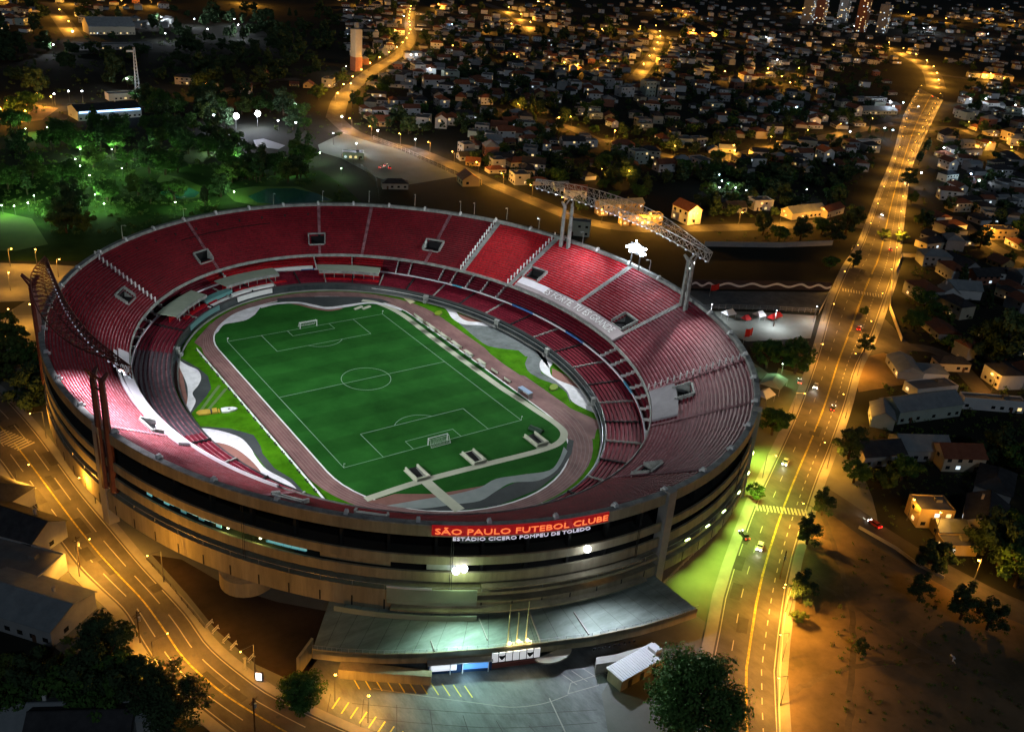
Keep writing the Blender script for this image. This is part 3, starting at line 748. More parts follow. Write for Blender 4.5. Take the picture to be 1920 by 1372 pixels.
def text_mesh(txt, size=1.0, ext=0.0):
    c = bpy.data.curves.new('lettering', 'FONT'); c.body = txt; c.size = size; c.extrude = ext; c.align_x = 'LEFT'; c.resolution_u = 2
    o = bpy.data.objects.new('lettering', c); COL.objects.link(o)
    dg = bpy.context.evaluated_depsgraph_get(); me = bpy.data.meshes.new_from_object(o.evaluated_get(dg))
    V = [tuple(v.co) for v in me.vertices]; F = [tuple(p.vertices) for p in me.polygons]
    bpy.data.objects.remove(o); bpy.data.curves.remove(c); bpy.data.meshes.remove(me)
    return V, F
def arc_text(txt, a0, a1, f, hscale, name, m, parent, ext=0.0):
    """letters laid from angle a0 to a1; f(theta, v, w) -> point, v up 0..hscale, w out"""
    V, F = text_mesh(txt, 1.0, ext)
    x0, x1 = min(v[0] for v in V), max(v[0] for v in V)
    if abs(a1-a0) > PI: a1 += -2*PI if a1 > a0 else 2*PI
    b = MB(); b.v = [f(a0+(a1-a0)*(v[0]-x0)/(x1-x0), v[1]*hscale, v[2]) for v in V]; b.f = F; b.m = [0]*len(F)
    return part(name, b, m, parent)
T0, T1 = find_up(1014, 556)[0], find_up(1142, 628)[0]
arc_text('ÉS FORTE, TU ÉS GRANDE', T0, T1, lambda th, v, w: up(th, 0.05+v*0.12, 1.0+0.12+w), 1.0, 'lettering', m_white, UP)
for (x0, y0), (x1, y1), t0, t1, m in (((247, 668), (372, 838), 0.012, 0.135, m_tarp), ((215, 660), (292, 790), 0.15, 0.19, m_tarp), ((262, 795), (310, 830), 0.15, 0.2, m_tarp), ((372, 838), (500, 915), 0.006, 0.05, m_tarp)):
    tarp('tarp', find_up(x0, y0)[0], find_up(x1, y1)[0], t0, t1, m, 1.0)
# grey covers beside the lower right openings
for (x0, y0), (x1, y1), t0, t1 in (((1213, 738), (1226, 790), 0.0, 0.26),):
    tarp('cover', find_up(x0, y0)[0], find_up(x1, y1)[0], t0+.012, t1, mat('grey_sheet', (0.22, 0.2, 0.23), 0.8, (0.3, 0.28, 0.31), 0.2), 0.8)

# ------------------------------------------------ facade
FA = pempty('facade')
m_base = mat('recess_shade_concrete', (0.022, 0.021, 0.019), 0.9, (0.035, 0.034, 0.03), 0.1)  # near-black: shade of the facade gaps put into the concrete colour
def cyl(b, o0, z0, o1, z1, mi=0, rng_=None):
    for i in range(NS):
        if rng_ and not rng_(TH[i]): continue
        b.poly([rim(TH[i], o0, z0), rim(TH[i+1], o0, z0), rim(TH[i+1], o1, z1), rim(TH[i], o1, z1)], mi)
m_ochre = streaks(mat('amber_tinted_stained_concrete', (0.27, 0.235, 0.15), 0.85, (0.38, 0.33, 0.22), 0.1, stretch=(1, 1, 0.25)), .35, .72, 1.08, (1, 1, .12))  # stain streaks are real; amber street light is put into the ochre base
for z0, z1 in ((27.2, 30.15), (19.1, 21.5), (14.0, 16.8)):
    b = MB(); cyl(b, 0, z0, 0, z1); cyl(b, 0, z1, -.6, z1); cyl(b, -.6, z1, -.6, z0); cyl(b, -.6, z0, 0, z0)
    part('facade_band', b, m_ochre, FA)
    b = MB(); cyl(b, -2.2 if z0 > 25 else -6.9, z0+.3, -.6, z0+.3); part('gallery_slab', b, m_base, FA)
b = MB(); cyl(b, -7.0, 12.0, -7.0, 24.2); part('inner_wall', b, mat('shaded_wall', (0.008, 0.008, 0.008), 0.95, (0.014, 0.013, 0.012), 0.1, spec=.05), FA)  # gallery shade put into the wall's near-black colour
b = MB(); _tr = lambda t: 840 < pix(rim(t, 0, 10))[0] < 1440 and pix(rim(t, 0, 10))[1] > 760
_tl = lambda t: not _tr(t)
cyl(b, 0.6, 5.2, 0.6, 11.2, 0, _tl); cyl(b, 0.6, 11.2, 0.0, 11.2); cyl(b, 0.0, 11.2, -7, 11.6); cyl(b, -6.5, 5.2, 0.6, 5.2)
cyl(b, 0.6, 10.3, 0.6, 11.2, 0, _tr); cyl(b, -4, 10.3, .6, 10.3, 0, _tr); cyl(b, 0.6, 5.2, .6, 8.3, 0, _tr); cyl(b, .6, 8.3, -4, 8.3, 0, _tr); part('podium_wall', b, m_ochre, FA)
b = MB(); cyl(b, -4.2, 8.2, -4.2, 10.4, 0, _tr); part('gallery_wall', b, m_dark, FA)  # near-black wall carries the shade of the open slot
b = MB()
for i in range(0, NS, 2): b.prism([rim(TH[i]-.0015, .66)[:2], rim(TH[i]+.0015, .66)[:2], rim(TH[i]+.0015, .5)[:2], rim(TH[i]-.0015, .5)[:2]], 5.3, 8.2)
part('wall_joint', b, m_base, FA)
b = MB(); cyl(b, -6.5, -0.05, -6.5, 5.3); part('base_wall', b, mat('base_concrete', (0.09, 0.08, 0.06), 0.9, (0.14, 0.125, 0.095), 0.1), FA)
b = MB()
for i in range(NS):
    b.tube(rim(TH[i], 0.3, 12.5), rim(TH[i+1], 0.3, 12.5), 0.07, k=4, cap=False)
    if i % 2 == 0: b.tube(rim(TH[i], 0.3, 11.2), rim(TH[i], 0.3, 12.5), 0.07, k=4)
part('railing', b, m_metal, FA)
for i in range(0, NS, 13):
    b = MB()
    for o_ in (-.002, .002): b.tube(rim(TH[i]+o_, .25, 11.5), rim(TH[i]+o_, .25, 27.2), .07, k=4)
    part('drain_pipe', b, m_base, FA)
# columns set back between the bands
for i in range(64):
    th = 2*PI*i/64; b = MB(); b.box(rim(th, -4.0, 11.3), (1.6, 0.7, 15.4), th); part('column', b, m_base, FA)
for px, py in ((1250, 920), (186, 800), (1418, 770), (60, 600)):
    p = at(px, py, 30); th = math.atan2((p.y+10.2)/135.1, (p.x-7.4)/114.8); b = MB()
    A = [rim(th-.012, 1.0)[:2], rim(th+.012, 1.0)[:2], rim(th+.012, -2)[:2], rim(th-.012, -2)[:2]]
    b.prism(A, -0.05, 30.9); part('facade_pier', b, m_conc, FA)
def th_fac(px, py, z):
    p = at(px, py, z); return math.atan2((p.y+10.2)/135.1, (p.x-7.4)/114.8)
def fac_panel(name, x0, y0, x1, y1, z0, z1, off, m, parent=FA, n=10):
    a0, a1 = th_fac(x0, y0, z1), th_fac(x1, y1, z1); b = MB()
    for i in range(n):
        u0, u1 = a0+(a1-a0)*i/n, a0+(a1-a0)*(i+1)/n
        b.prism([rim(u0, off)[:2], rim(u1, off)[:2], rim(u1, off-.25)[:2], rim(u0, off-.25)[:2]], z0, z1)
    return part(name, b, m, parent)
m_cyw = emis('cyan_lit_glass', (0.16, 0.5, 0.55), 0.55)
m_cyd = emis('cyan_dim_glass', (0.08, 0.3, 0.36), 0.4)
for i in range(13):
    t0, t1 = i/13, (i+.86)/13
    fac_panel('lit_window', 266+129*t0, 920+80*t0, 266+129*t1, 920+80*t1, 17.9 if i % 3 else 17.2, 18.95, -1.0-.1*(i % 2), m_cyw if i not in (2, 5, 6, 9) else m_cyd, n=2)
    fac_panel('lit_window', 266+129*t0, 920+80*t0, 266+129*t1, 920+80*t1, 16.9, 17.7, -2.2, m_cyd, n=2)
for i in range(5):
    t0, t1 = i/5, (i+.9)/5
    fac_panel('lit_window', 490+76*t0, 1022+23*t0, 490+76*t1, 1022+23*t1, 17.6, 18.95, -1.0, m_cyw, n=2); fac_panel('lit_window', 490+76*t0, 1022+23*t0, 490+76*t1, 1022+23*t1, 16.9, 17.4, -1.6, m_cyd, n=2)
m_gbox = mat('pale_green_panel', (0.30, 0.36, 0.27), 0.7, (0.38, 0.43, 0.33), 0.15)
fac_panel('blank_panel', 586, 1062, 730, 1075, 16.9, 18.8, -1.2, m_ochre)
fac_panel('annex_wall', 727, 1105, 897, 1105, 9.6, 13.2, 2.2, m_gbox); fac_panel('annex_parapet', 727, 1100, 812, 1103, 13.2, 13.7, 2.35, m_white)
fac_panel('annex_wall', 727, 1130, 895, 1128, 8.2, 9.2, 1.8, m_gbox); fac_panel('annex_roof', 625, 1155, 895, 1147, 4.9, 6.5, 3.5, m_gbox)
fac_panel('lit_gallery_window', 1118, 1100, 1158, 1088, 8.5, 10.1, -3.6, emis('amber_gallery', (1, .5, .08), 1.4))
fac_panel('louvre_screen', 800, 1062, 868, 1070, 16.9, 18.8, -0.9, m_metal); fac_panel('lit_bay_panel', 870, 1025, 960, 1015, 21.6, 26.6, -5.5, m_gbox)  # pale green panel puts the bay's greenish lamplight into colour
# neon name sign on the top band
SG = empty('neon_sign', rim(th_fac(975, 985, 29), 0, 28), 0, 'red neon club name sign with white line of letters on the top facade band', 'sign')
m_red = emis('red_neon_board', (0.45, 0.005, 0.01), 0.42); m_let = emis('orange_neon_letter', (1.0, 0.24, 0.07), .9); m_wlet = emis('white_letter', (0.8, 0.78, 0.95), 0.55)
def unpar(o, e):
    bpy.context.view_layer.update(); o.parent = e; o.matrix_parent_inverse = Matrix.Translation(-Vector(e.location)); return o
b0, b1 = th_fac(811, 995, 30), th_fac(1139, 960, 30); b = MB()
for i in range(24):
    u0, u1 = b0+(b1-b0)*i/24, b0+(b1-b0)*(i+1)/24
    b.prism([rim(u0, .5)[:2], rim(u1, .5)[:2], rim(u1, .1)[:2], rim(u0, .1)[:2]], 27.9, 30.65)
unpar(part('sign_board', b, m_red), SG)
unpar(arc_text('SÃO PAULO FUTEBOL CLUBE', th_fac(817, 1000, 29), th_fac(1134, 965, 29), lambda th, v, w: rim(th, 0.62+w, 28.4+v*2.25), 1, 'letters', m_let, None, 0.1), SG)
unpar(arc_text('ESTÁDIO CICERO POMPEU DE TOLEDO', th_fac(850, 1012, 27), th_fac(1102, 985, 27), lambda th, v, w: rim(th, 0.7+w, 26.75+v*1.35), 1, 'letters', m_wlet, None, 0.1), SG)
# facade floodlights
for i, (px, py, z, d) in enumerate(((858, 1078, 18.2, 'lower of the pair left of the flagpoles'), (871, 1066, 18.8, 'upper of the pair left of the flagpoles'), (1104, 1031, 21.2, 'on the band right of the sign'))):
    th = th_fac(px, py, z); q = Vector(rim(th, 1.0, z)); e = empty('facade_floodlight', q, th, 'round white floodlight glaring on the facade, '+d, 'floodlight', 'facade floodlights')
    f = MB(); f.ball((0, 0, 0), 0.95, nu=12, nv=8); f.build('lens', emis('facade_flood_glow', (0.85, 0.95, 1.0), 9), e, smooth=True)
    f = MB(); f.tube((-1.1, 0, 0), (-0.3, 0, 0), 0.15, 0.75, 8); f.box((-1.3, 0, -0.2), (0.5, 0.3, 0.4)); f.build('housing', m_dmetal, e)
    fc = (.62, 1.0, .86) if i < 2 else (.78, .84, 1.0)
    light('POINT', q+Vector((2.2*math.cos(th), 2.2*math.sin(th), -1.0)), 700, (.7, 1, .45) if i < 2 else fc, size=0.5)
    light('SPOT', q+Vector((1.6*math.cos(th), 1.6*math.sin(th), -1.0)), 26000 if i < 2 else 46000, fc, q+Vector((24*math.cos(th), 24*math.sin(th)-(6 if i < 2 else 0), -11)), .4, 140, 1.0)

# lamps fixed low on the right facade, washing the plaza yellow-green
for i, (px, py, z) in enumerate(((1275, 1002, 12.5), (1308, 975, 12.5), (1340, 950, 12.5), (1366, 915, 12.5), (1384, 880, 12.5), (1396, 845, 12.5), (1405, 800, 12.5))):
    th = th_fac(px, py, z); q = Vector(rim(th, 1.3, z)); e = empty('facade_lamp', q, th, None, 'facade lamp', 'greenish lamps along the right facade')
    later(e, 'small greenish wall lamp on the lower right facade', q)
    f = MB(); f.box((-.1, 0, -.25), (.35, 1.8, .3)); f.build('lens', bpy.data.materials.get('lime_glow') or emis('lime_glow', (.75, 1, .35), 7), e)
    f = MB(); f.box((-.45, 0, -.3), (.35, 2.0, .5)); f.build('bracket', m_dmetal, e)
    light('SPOT', q+Vector((.8*math.cos(th), .8*math.sin(th), -.5)), (16000, 19000, 24000, 32000, 38000, 38000, 38000)[i], (0.62, 1.0, 0.12), q+Vector((7*math.cos(th), 7*math.sin(th), -12)), .4, 94, 1.0)

for i, (px, py) in enumerate(((412, 1003), (476, 1022))):
    th = th_fac(px, py, 18.2); q = Vector(rim(th, -1.2, 18.0)); e = empty('gallery_lamp', q, th, '%s of two yellow-green lamps burning in the lower left gallery' % ('left' if i == 0 else 'right'), 'gallery lamp', 'gallery lamps')
    f = MB(); f.ball((0, 0, 0), .4); f.build('bulb', emis('gallery_glow', (.95, 1, .6), 3), e); f = MB(); f.tube((0, 0, .3), (0, 0, .8), .06, k=5); f.build('stem', m_dmetal, e)
    light('POINT', q+Vector((-.9*math.cos(th), -.9*math.sin(th), -.5)), 420, (.8, .95, .2), size=.3)
th = th_fac(432, 1095, 5.2); q = rim(th, -4, 0); b = MB()
b.prism([(q[0]+7*math.cos(2*PI*i/24), q[1]+7*math.sin(2*PI*i/24)) for i in range(24)], 0.9, 5.15); b.prism([(q[0]+5*math.cos(2*PI*i/24), q[1]+5*math.sin(2*PI*i/24)) for i in range(24)], -.05, .95)
part('round_pier', b, m_ochre, FA)
# thin service slabs stepping out over the entrance
for x0, x1, z0, z1, off in ((905, 1235, 12.9, 13.35, 1.6), (735, 1000, 6.9, 7.4, 3.0), (1010, 1200, 6.3, 6.8, 2.4)):
    a0, a1 = th_fac(x0, 1100, z1), th_fac(x1, 1075, z1); b = MB()
    for i in range(16):
        u0, u1 = a0+(a1-a0)*i/16, a0+(a1-a0)*(i+1)/16
        b.prism([rim(u0, off)[:2], rim(u1, off)[:2], rim(u1, -.3)[:2], rim(u0, -.3)[:2]], z0, z1)
    part('service_slab', b, m_ochre, FA)
# ================================================================== FLOODLIGHT TRUSSES ON PYLONS
def truss(name, inner, outer, ends, pyl, ztop, label, m, mp, depth=3.2, n=30):
    """crescent lattice between two plan curves, carried on paired pylons"""
    c0 = inner[len(inner)//2]
    e = empty(name, (c0[0], c0[1], ZR), 0, label, 'floodlight truss')
    o = Vector((c0[0], c0[1], ZR))
    I = smooth_line(inner, 12); O = smooth_line(outer, 12)
    def samp(L, t):
        k = min(int(t*(len(L)-1)), len(L)-2); f_ = t*(len(L)-1)-k
        return Vector((L[k][0]+(L[k+1][0]-L[k][0])*f_, L[k][1]+(L[k+1][1]-L[k][1])*f_, 0))
    ci = [samp(I, i/n) for i in range(n+1)]; co = [samp(O, i/n) for i in range(n+1)]
    def Z(p, z): return Vector((p.x-o.x, p.y-o.y, z-ZR))
    f = MB()
    for i in range(n+1):
        a, b_, c, d = Z(ci[i], ztop), Z(co[i], ztop+.6), Z(ci[i], ztop-depth), Z(co[i], ztop-depth*.4)
        mdl = (a+b_)/2
        f.tube(a, b_, .12, k=4, cap=False); f.tube(a, c, .10, k=4, cap=False); f.tube(c, b_, .10, k=4, cap=False)
        if i < n:
            a2, b2, c2 = Z(ci[i+1], ztop), Z(co[i+1], ztop+.6), Z(ci[i+1], ztop-depth)
            for p, q in ((a, a2), (b_, b2), (c, c2)): f.tube(p, q, .2, k=5, cap=False)
            f.tube((a+b_)/2, (a2+b2)/2, .14, k=4, cap=False)
            for p, q in ((a, c2), (c, a2), (a, b2), (b_, a2)) : f.tube(p, q, .1, k=4, cap=False)
    f.build('lattice', m, e)
    f = MB()
    for i in range(n):
        p = Z(ci[i]*.5+ci[i+1]*.5, ztop-depth-0.1); f.box((p.x, p.y, p.z-.35), (.6, .8, .5), math.atan2(ci[i+1].y-ci[i].y, ci[i+1].x-ci[i].x))
    f.build('lamp_row', m_lrow, e)
    for p in pyl:
        p = Vector((p[0], p[1], 0)); d = Vector((7.4-p.x, -10.2-p.y, 0)).normalized(); tn = Vector((-d.y, d.x, 0))
        f = MB()
        for s in (-1, 1):
            a = Z(p+tn*s*1.9, 12); b_ = Z(p+tn*s*1.9, ztop-5.2); c = Z(p+tn*s*2.5+d*1.8, ztop-depth+.1)
            # tapering box-section legs with a flared head
            f.tube(a, b_, 1.15, .8, 6); f.tube(b_, c, .8, .5, 6); f.tube(b_, Z(p+tn*s*.6-d*2.5, ztop-depth*.5), .45, .3, 5)
        f.tube(Z(p+tn*1.9, ztop-8), Z(p-tn*1.9, ztop-8), .3, k=5)
        f.build('pylon', mp, e)
    return e
m_lrow = emis('dim_lamp_row', (0.7, 0.8, 1.0), 0.5)
truss('floodlight_truss', [(113, 56), (119, 26), (121, 4), (121, -18), (115, -53)], [(113.5, 56.4), (127, 38), (132, 14), (130, -12), (116, -53.4)], None, [(113, 30.5), (113, -46)], 51,
      'grey crescent lattice floodlight truss on pylons over the right-hand stand', m_metal, m_rim)
truss('floodlight_truss', [(-97.5, 30), (-99, 10), (-100, -12), (-99, -35), (-95, -58)], [(-98, 30.5), (-105, 14), (-108, -14), (-105, -40), (-95.5, -58.5)], None, [(-104, 22), (-102, -51)], 50.5,
      'rust-tinged crescent lattice floodlight truss on pylons over the left stand', m_rust, m_rust)
# ------------------------------------------------ bright lamp bank at the rim under the right truss
p = Vector((120.5, -8.0, 30)); e = empty('lamp_bank', p, 0, 'glaring white floodlight bank on two dark posts at right rim', 'floodlight')
f = MB(); [f.tube((0, s*2.6, -2), (0, s*2.6, 5.5), .3, k=6) for s in (-1, 1)]; f.build('post', m_dmetal, e)
f = MB(); f.box((.35, 0, 5.4), (.4, 8.6, 4.4)); f.build('frame', m_dmetal, e)
for dy, dz, r_ in ((-3.6, 6.6, .62), (-2.3, 7.6, .8), (-2.2, 6.0, .55), (-.6, 8.6, .6), (-.7, 7.0, .85), (.9, 7.9, .7), (1.0, 6.2, .8), (2.6, 7.2, .75), (2.5, 5.7, .6), (3.9, 6.6, .55), (-3.9, 8.4, .4), (.4, 9.6, .4)):
    f = MB(); f.ball((-.35, dy*1.45, dz*1.3-1.4), r_*1.0, nu=10, nv=7); f.build('lens', bpy.data.materials.get('bank_glow') or emis('bank_glow', (0.82, 0.94, 1.0), 60), e, smooth=True)
light('POINT', p+Vector((-2.5, 0, 9)), 9000, (0.8, 0.92, 1.0), size=1.2, parent=None, name='bank_light')
# ------------------------------------------------ lamps carried by the trusses, aimed at pitch and stands
for y, tx, ty in ((44, 10, 55), (22, -5, 20), (-2, 0, -18), (-26, 5, -50), (-46, 35, -95)):
    light('SPOT', (118, y, 47.3), 155000, FLD, (tx, ty, 0), .5, 75, .8, name='truss_light')
for y, tx, ty in ((22, 0, 62), (2, 5, 22), (-16, 0, -12), (-34, 0, -48), (-52, 10, -100)):
    light('SPOT', (-98.5, y, 46.8), 155000, FLD, (tx, ty, 0), .5, 75, .8, name='truss_light')
# towards the stands
for y, tx, ty, z, en in ((40, 20, 118, 20, 60000), (10, -60, 95, 20, 60000), (-20, -95, 30, 18, 36000), (-44, 30, -120, 15, 30000)):
    light('SPOT', (117.5, y, 47), en, FLD, (tx, ty, z), .5, 70, .9, name='truss_light')
for y, tx, ty, z, en in ((20, 40, 112, 18, 36000), (0, 98, 40, 20, 110000), (-20, 103, -5, 20, 90000), (-40, 95, -70, 18, 95000)):
    light('SPOT', (-98, y, 46.5), en, FLD, (tx, ty, z), .5, 62, 1.0, name='truss_light')
# lamps burning straight down on the left stand, and on the lower rows right
light('SPOT', (-96, -14, 46.0), 170000, (0.95, 0.93, 1.0), (-93, -16, 20), .3, 86, 1.0, name='truss_light')
light('SPOT', (-96, -32, 46.0), 210000, (0.95, 0.93, 1.0), (-90, -36, 20), .3, 90, 1.0, name='truss_light')
light('SPOT', (-95, -52, 46.0), 14000, (0.93, 0.9, 1.0), (-80, -68, 20), .3, 95, .8, name='truss_light')
# and on the rows under the right truss
light('SPOT', (116, 14, 46.3), 60000, (0.95, 0.97, 1.0), (98, 16, 20), .3, 100, .8, name='truss_light')
light('SPOT', (115, -24, 46.3), 26000, (0.95, 0.97, 1.0), (96, -34, 20), .3, 100, .8, name='truss_light')
# ================================================================== GROUND AROUND THE STADIUM, ROADS
def W(L): return [tuple(at(x, y)[:2]) for x, y in L]
m_apron = mat('apron_paving', (0.11, 0.115, 0.10), 0.85, (0.17, 0.175, 0.155), 0.05, bump=0.1, bscale=2)
m_dirt = mat('bare_dirt', (0.085, 0.066, 0.036), 0.95, (0.20, 0.14, 0.08), 0.045, bump=0.7, bscale=0.35, detail=12, lo=0.36, hi=0.62)
m_grassy = mat('rough_grass', (0.03, 0.045, 0.015), 0.95, (0.06, 0.075, 0.03), 0.07, bump=0.4, bscale=1)
b = MB(); o_ = superell(146, 176, 2.2, 96, (7, -10)); i_ = superell(68, 94, 2.4, 96, FC)
for k in range(96):
    j = (k+1) % 96; b.poly([(*i_[k], -.02), (*o_[k], -.02), (*o_[j], -.02), (*i_[j], -.02)])
struct('apron', b, m_apron)
def strip_road(name, L, Rr, z, m, k=5):
    l, r = smooth_line(W(L), k), smooth_line(W(Rr), k)
    n = max(len(l), len(r))
    def rs(q):
        d = [0]
        for a, c in zip(q, q[1:]): d.append(d[-1]+math.hypot(c[0]-a[0], c[1]-a[1]))
        o = []; j = 0
        for i in range(n):
            s = d[-1]*i/(n-1)
            while j < len(d)-2 and d[j+1] < s: j += 1
            f_ = (s-d[j])/max(1e-6, d[j+1]-d[j]); o.append((q[j][0]+(q[j+1][0]-q[j][0])*f_, q[j][1]+(q[j+1][1]-q[j][1])*f_))
        return o
    l, r = rs(l), rs(r); b = MB()
    for i in range(n-1): b.poly([(*l[i], z), (*r[i], z), (*r[i+1], z), (*l[i+1], z)])
    struct(name, b, m); return l, r
AVL = [(1330, 1410), (1326, 1330), (1330, 1260), (1345, 1184), (1363, 1096), (1413, 951), (1430, 914), (1493, 777), (1520, 705), (1538, 650), (1560, 570), (1590, 500), (1617, 457), (1653, 360), (1667, 327), (1683, 283), (1700, 217), (1727, 167)]
AVR = [(1464, 1410), (1460, 1334), (1457, 1247), (1477, 1097), (1490, 1037), (1528, 914), (1557, 840), (1585, 760), (1605, 690), (1633, 634), (1655, 574), (1677, 507), (1685, 440), (1693, 377), (1705, 310), (1737, 240), (1764, 187)]
AL, AR = strip_road('avenue', AVL, AVR, 0.02, m_asph)
LVR = [(-60, 690), (0, 735), (60, 800), (105, 860), (150, 921), (200, 981), (267, 1061), (347, 1148), (393, 1211), (460, 1268), (520, 1308), (640, 1365), (760, 1412)]
LVL = [(-60, 800), (0, 868), (33, 914), (100, 1001), (147, 1064), (187, 1104), (233, 1148), (262, 1200), (310, 1270), (380, 1331), (450, 1385), (520, 1430)]
LL, LR = strip_road('avenue', LVL, LVR, 0.02, m_asph)
def lerp_line(l, r, f): return [(a[0]+(c[0]-a[0])*f, a[1]+(c[1]-a[1])*f) for a, c in zip(l, r)]
def kerb(l, off, name, m, wd=2.6, h=0.13):
    b = MB(); n = len(l); o = []
    for i in range(n):
        a, c = l[max(0, i-1)], l[min(n-1, i+1)]; dx, dy = c[0]-a[0], c[1]-a[1]; q = math.hypot(dx, dy)
        o.append((l[i][0]-dy/q*off, l[i][1]+dx/q*off))
    for i in range(n-1): b.prism([l[i], l[i+1], o[i+1], o[i]], 0, h)
    return struct(name, b, m)
kerb(AL, 3.0, 'pavement', m_pave); kerb(AR, -2.6, 'pavement', m_pave); kerb(LR, 2.2, 'pavement', m_pave); kerb(LL, -2.6, 'pavement', m_pave)
def dashes(line, wd, on, off, z, m, name, i0=0, i1=None):
    b = MB(); acc = 0; draw = True; cur = [line[i0]]
    for a, c in zip(line[i0:i1], line[i0+1:i1]):
        d = math.hypot(c[0]-a[0], c[1]-a[1]); pos = 0
        while pos < d-1e-6:
            need = (on if draw else off)-acc; st = min(need, d-pos); pos += st; acc += st
            p = (a[0]+(c[0]-a[0])*pos/d, a[1]+(c[1]-a[1])*pos/d)
            if draw: cur.append(p)
            if acc >= (on if draw else off)-1e-6:
                if draw and len(cur) > 1: ribbon(b, cur, wd, z)
                draw = not draw; acc = 0; cur = [p]
    if draw and len(cur) > 1: ribbon(b, cur, wd, z)
    return struct(name, b, m)
for f_, on, off, wd in ((0.04, 400, 1, .25), (.28, 4, 7, .22), (.55, 400, 1, .35), (.53, 400, 1, .2), (.77, 2.2, 2.6, .25), (.96, 400, 1, .25)):
    dashes(lerp_line(AL, AR, f_), wd, on, off, 0.04, m_ypaint if .5 < f_ < .6 else m_paint, 'lane_marking')
for f_, on, off, wd in ((0.05, 400, 1, .25), (.27, 12, 6, .25), (.48, 400, 1, .4), (.72, 14, 5, .25), (.96, 400, 1, .25)):
    dashes(lerp_line(LL, LR, f_), wd, on, off, 0.04, m_ypaint if .45 < f_ < .5 else m_paint, 'lane_marking')
def zebra(a, c, ln, n, wd=0.6):
    a, c = at(*a), at(*c); d = (c-a); d.z = 0; u = d.normalized(); v = Vector((-u.y, u.x, 0)); b = MB()
    for i in range(n):
        p = a+d*(i+.5)/n; q = [p+u*wd/2+v*ln/2, p-u*wd/2+v*ln/2, p-u*wd/2-v*ln/2, p+u*wd/2-v*ln/2]
        b.poly([(x.x, x.y, 0.10) for x in q])
    struct('zebra_crossing', b, m_paint)
zebra((1578, 543), (1655, 556), 4.5, 15); zebra((1416, 951), (1515, 962), 3.6, 15); zebra((-8, 812), (52, 838), 6, 10, .8)
# side streets
def road(name, L, wd, z=0.015, m=None):
    b = MB(); l = smooth_line(W(L), 5); ribbon(b, l, wd, z); struct(name, b, m or m_asph); return l
patch('side_street', [(1650, 590), (1672, 610), (1690, 632), (1715, 652), (1700, 672), (1660, 660), (1628, 668), (1630, 630)], 0.018, m_asph)
ST1 = road('side_street', [(1690, 650), (1745, 655), (1790, 678), (1825, 715), (1850, 745)], 8, 0.022)
ST2 = road('side_street', [(1535, 925), (1590, 962), (1640, 998), (1720, 1048), (1800, 1092), (1870, 1128), (1960, 1165)], 11)
ST3 = road('side_street', [(1790, 405), (1830, 440), (1880, 472), (1960, 505)], 10)
ST4 = road('side_street', [(1735, 245), (1790, 240), (1850, 262), (1930, 300)], 11, 0.014)
ST5 = road('lane', [(628, 222), (660, 248), (720, 268), (773, 280), (853, 312), (940, 352), (1008, 380), (1090, 412), (1180, 428), (1290, 428), (1420, 425), (1560, 418), (1622, 425)], 13)
ST6 = road('lane', [(628, 222), (640, 185), (665, 160), (700, 132), (750, 100), (770, 72), (768, 45), (772, 20)], 15, 0.014)
ST7 = road('lane', [(1215, 45), (1235, 70), (1228, 95), (1210, 125), (1190, 150)], 17, 0.014)
ST8 = road('lane', [(815, 188), (870, 195), (930, 205), (1000, 222), (1070, 240), (1120, 262), (1180, 270), (1260, 295), (1340, 300), (1420, 282), (1500, 266), (1580, 250), (1680, 232)], 12, 0.013)
ST9 = road('lane', [(1570, 80), (1650, 86), (1713, 112), (1745, 135), (1755, 165)], 24, 0.013)
ST10 = road('lane', [(900, 5), (950, 22), (985, 45), (1000, 62)], 22, 0.013)
ST11 = road('lane', [(1755, 140), (1830, 150), (1890, 160), (1990, 165)], 18, 0.012)
ST12 = road('lane', [(90, 5), (110, 30), (125, 50), (140, 70)], 20, 0.012)
ST13 = road('lane', [(560, 148), (500, 152), (440, 165), (380, 178)], 12, 0.012)
# open ground
patch('vacant_lot', [(1472, 1420), (1468, 1250), (1485, 1110), (1498, 1040), (1535, 935), (1590, 978), (1640, 1012), (1740, 1078), (1860, 1142), (1980, 1200), (1990, 1430)], 0.008, m_dirt)
patch('sunken_lot', [(285, 1040), (340, 1048), (430, 1100), (520, 1128), (640, 1150), (612, 1215), (575, 1262), (545, 1275), (480, 1245), (405, 1180), (350, 1112)], 0.004, mat('pit_shade_ground', (0.018, 0.013, 0.01), .95, (0.05, 0.034, 0.022), .08, bump=.4, bscale=.6))  # flat patch; the pit's darkness is put into its near-black colour
patch('vacant_lot', [(1600, 690), (1615, 650), (1690, 670), (1720, 700), (1700, 720), (1610, 735)], 0.008, m_dirt)
patch('green_plaza', [(1345, 1180), (1363, 1096), (1413, 951), (1430, 914), (1493, 777), (1520, 705), (1460, 690), (1420, 790), (1405, 860), (1390, 930), (1340, 1010), (1270, 1080), (1230, 1120), (1300, 1150)], 0.0, mat('lamp_tinted_paving', (0.12, 0.14, 0.085), 0.9, (0.17, 0.19, 0.12), 0.06))  # greenish tone is lamp light put into the paving colour
patch('court', [(1305, 583), (1420, 585), (1531, 592), (1520, 634), (1400, 640), (1340, 615)], 0.006, mat('court_concrete', (0.2, 0.215, 0.19), 0.85, (0.27, 0.28, 0.25), 0.08))
patch('court', [(1290, 545), (1556, 548), (1540, 582), (1300, 578)], 0.004, m_grey)
patch('amber_plaza', [(-60, 492), (0, 493), (110, 497), (150, 500), (105, 545), (85, 563), (0, 566), (-60, 566)], 0.004, m_pave)
patch('amber_plaza', [(-60, 595), (0, 592), (80, 590), (90, 655), (-60, 660)], 0.004, m_pave)
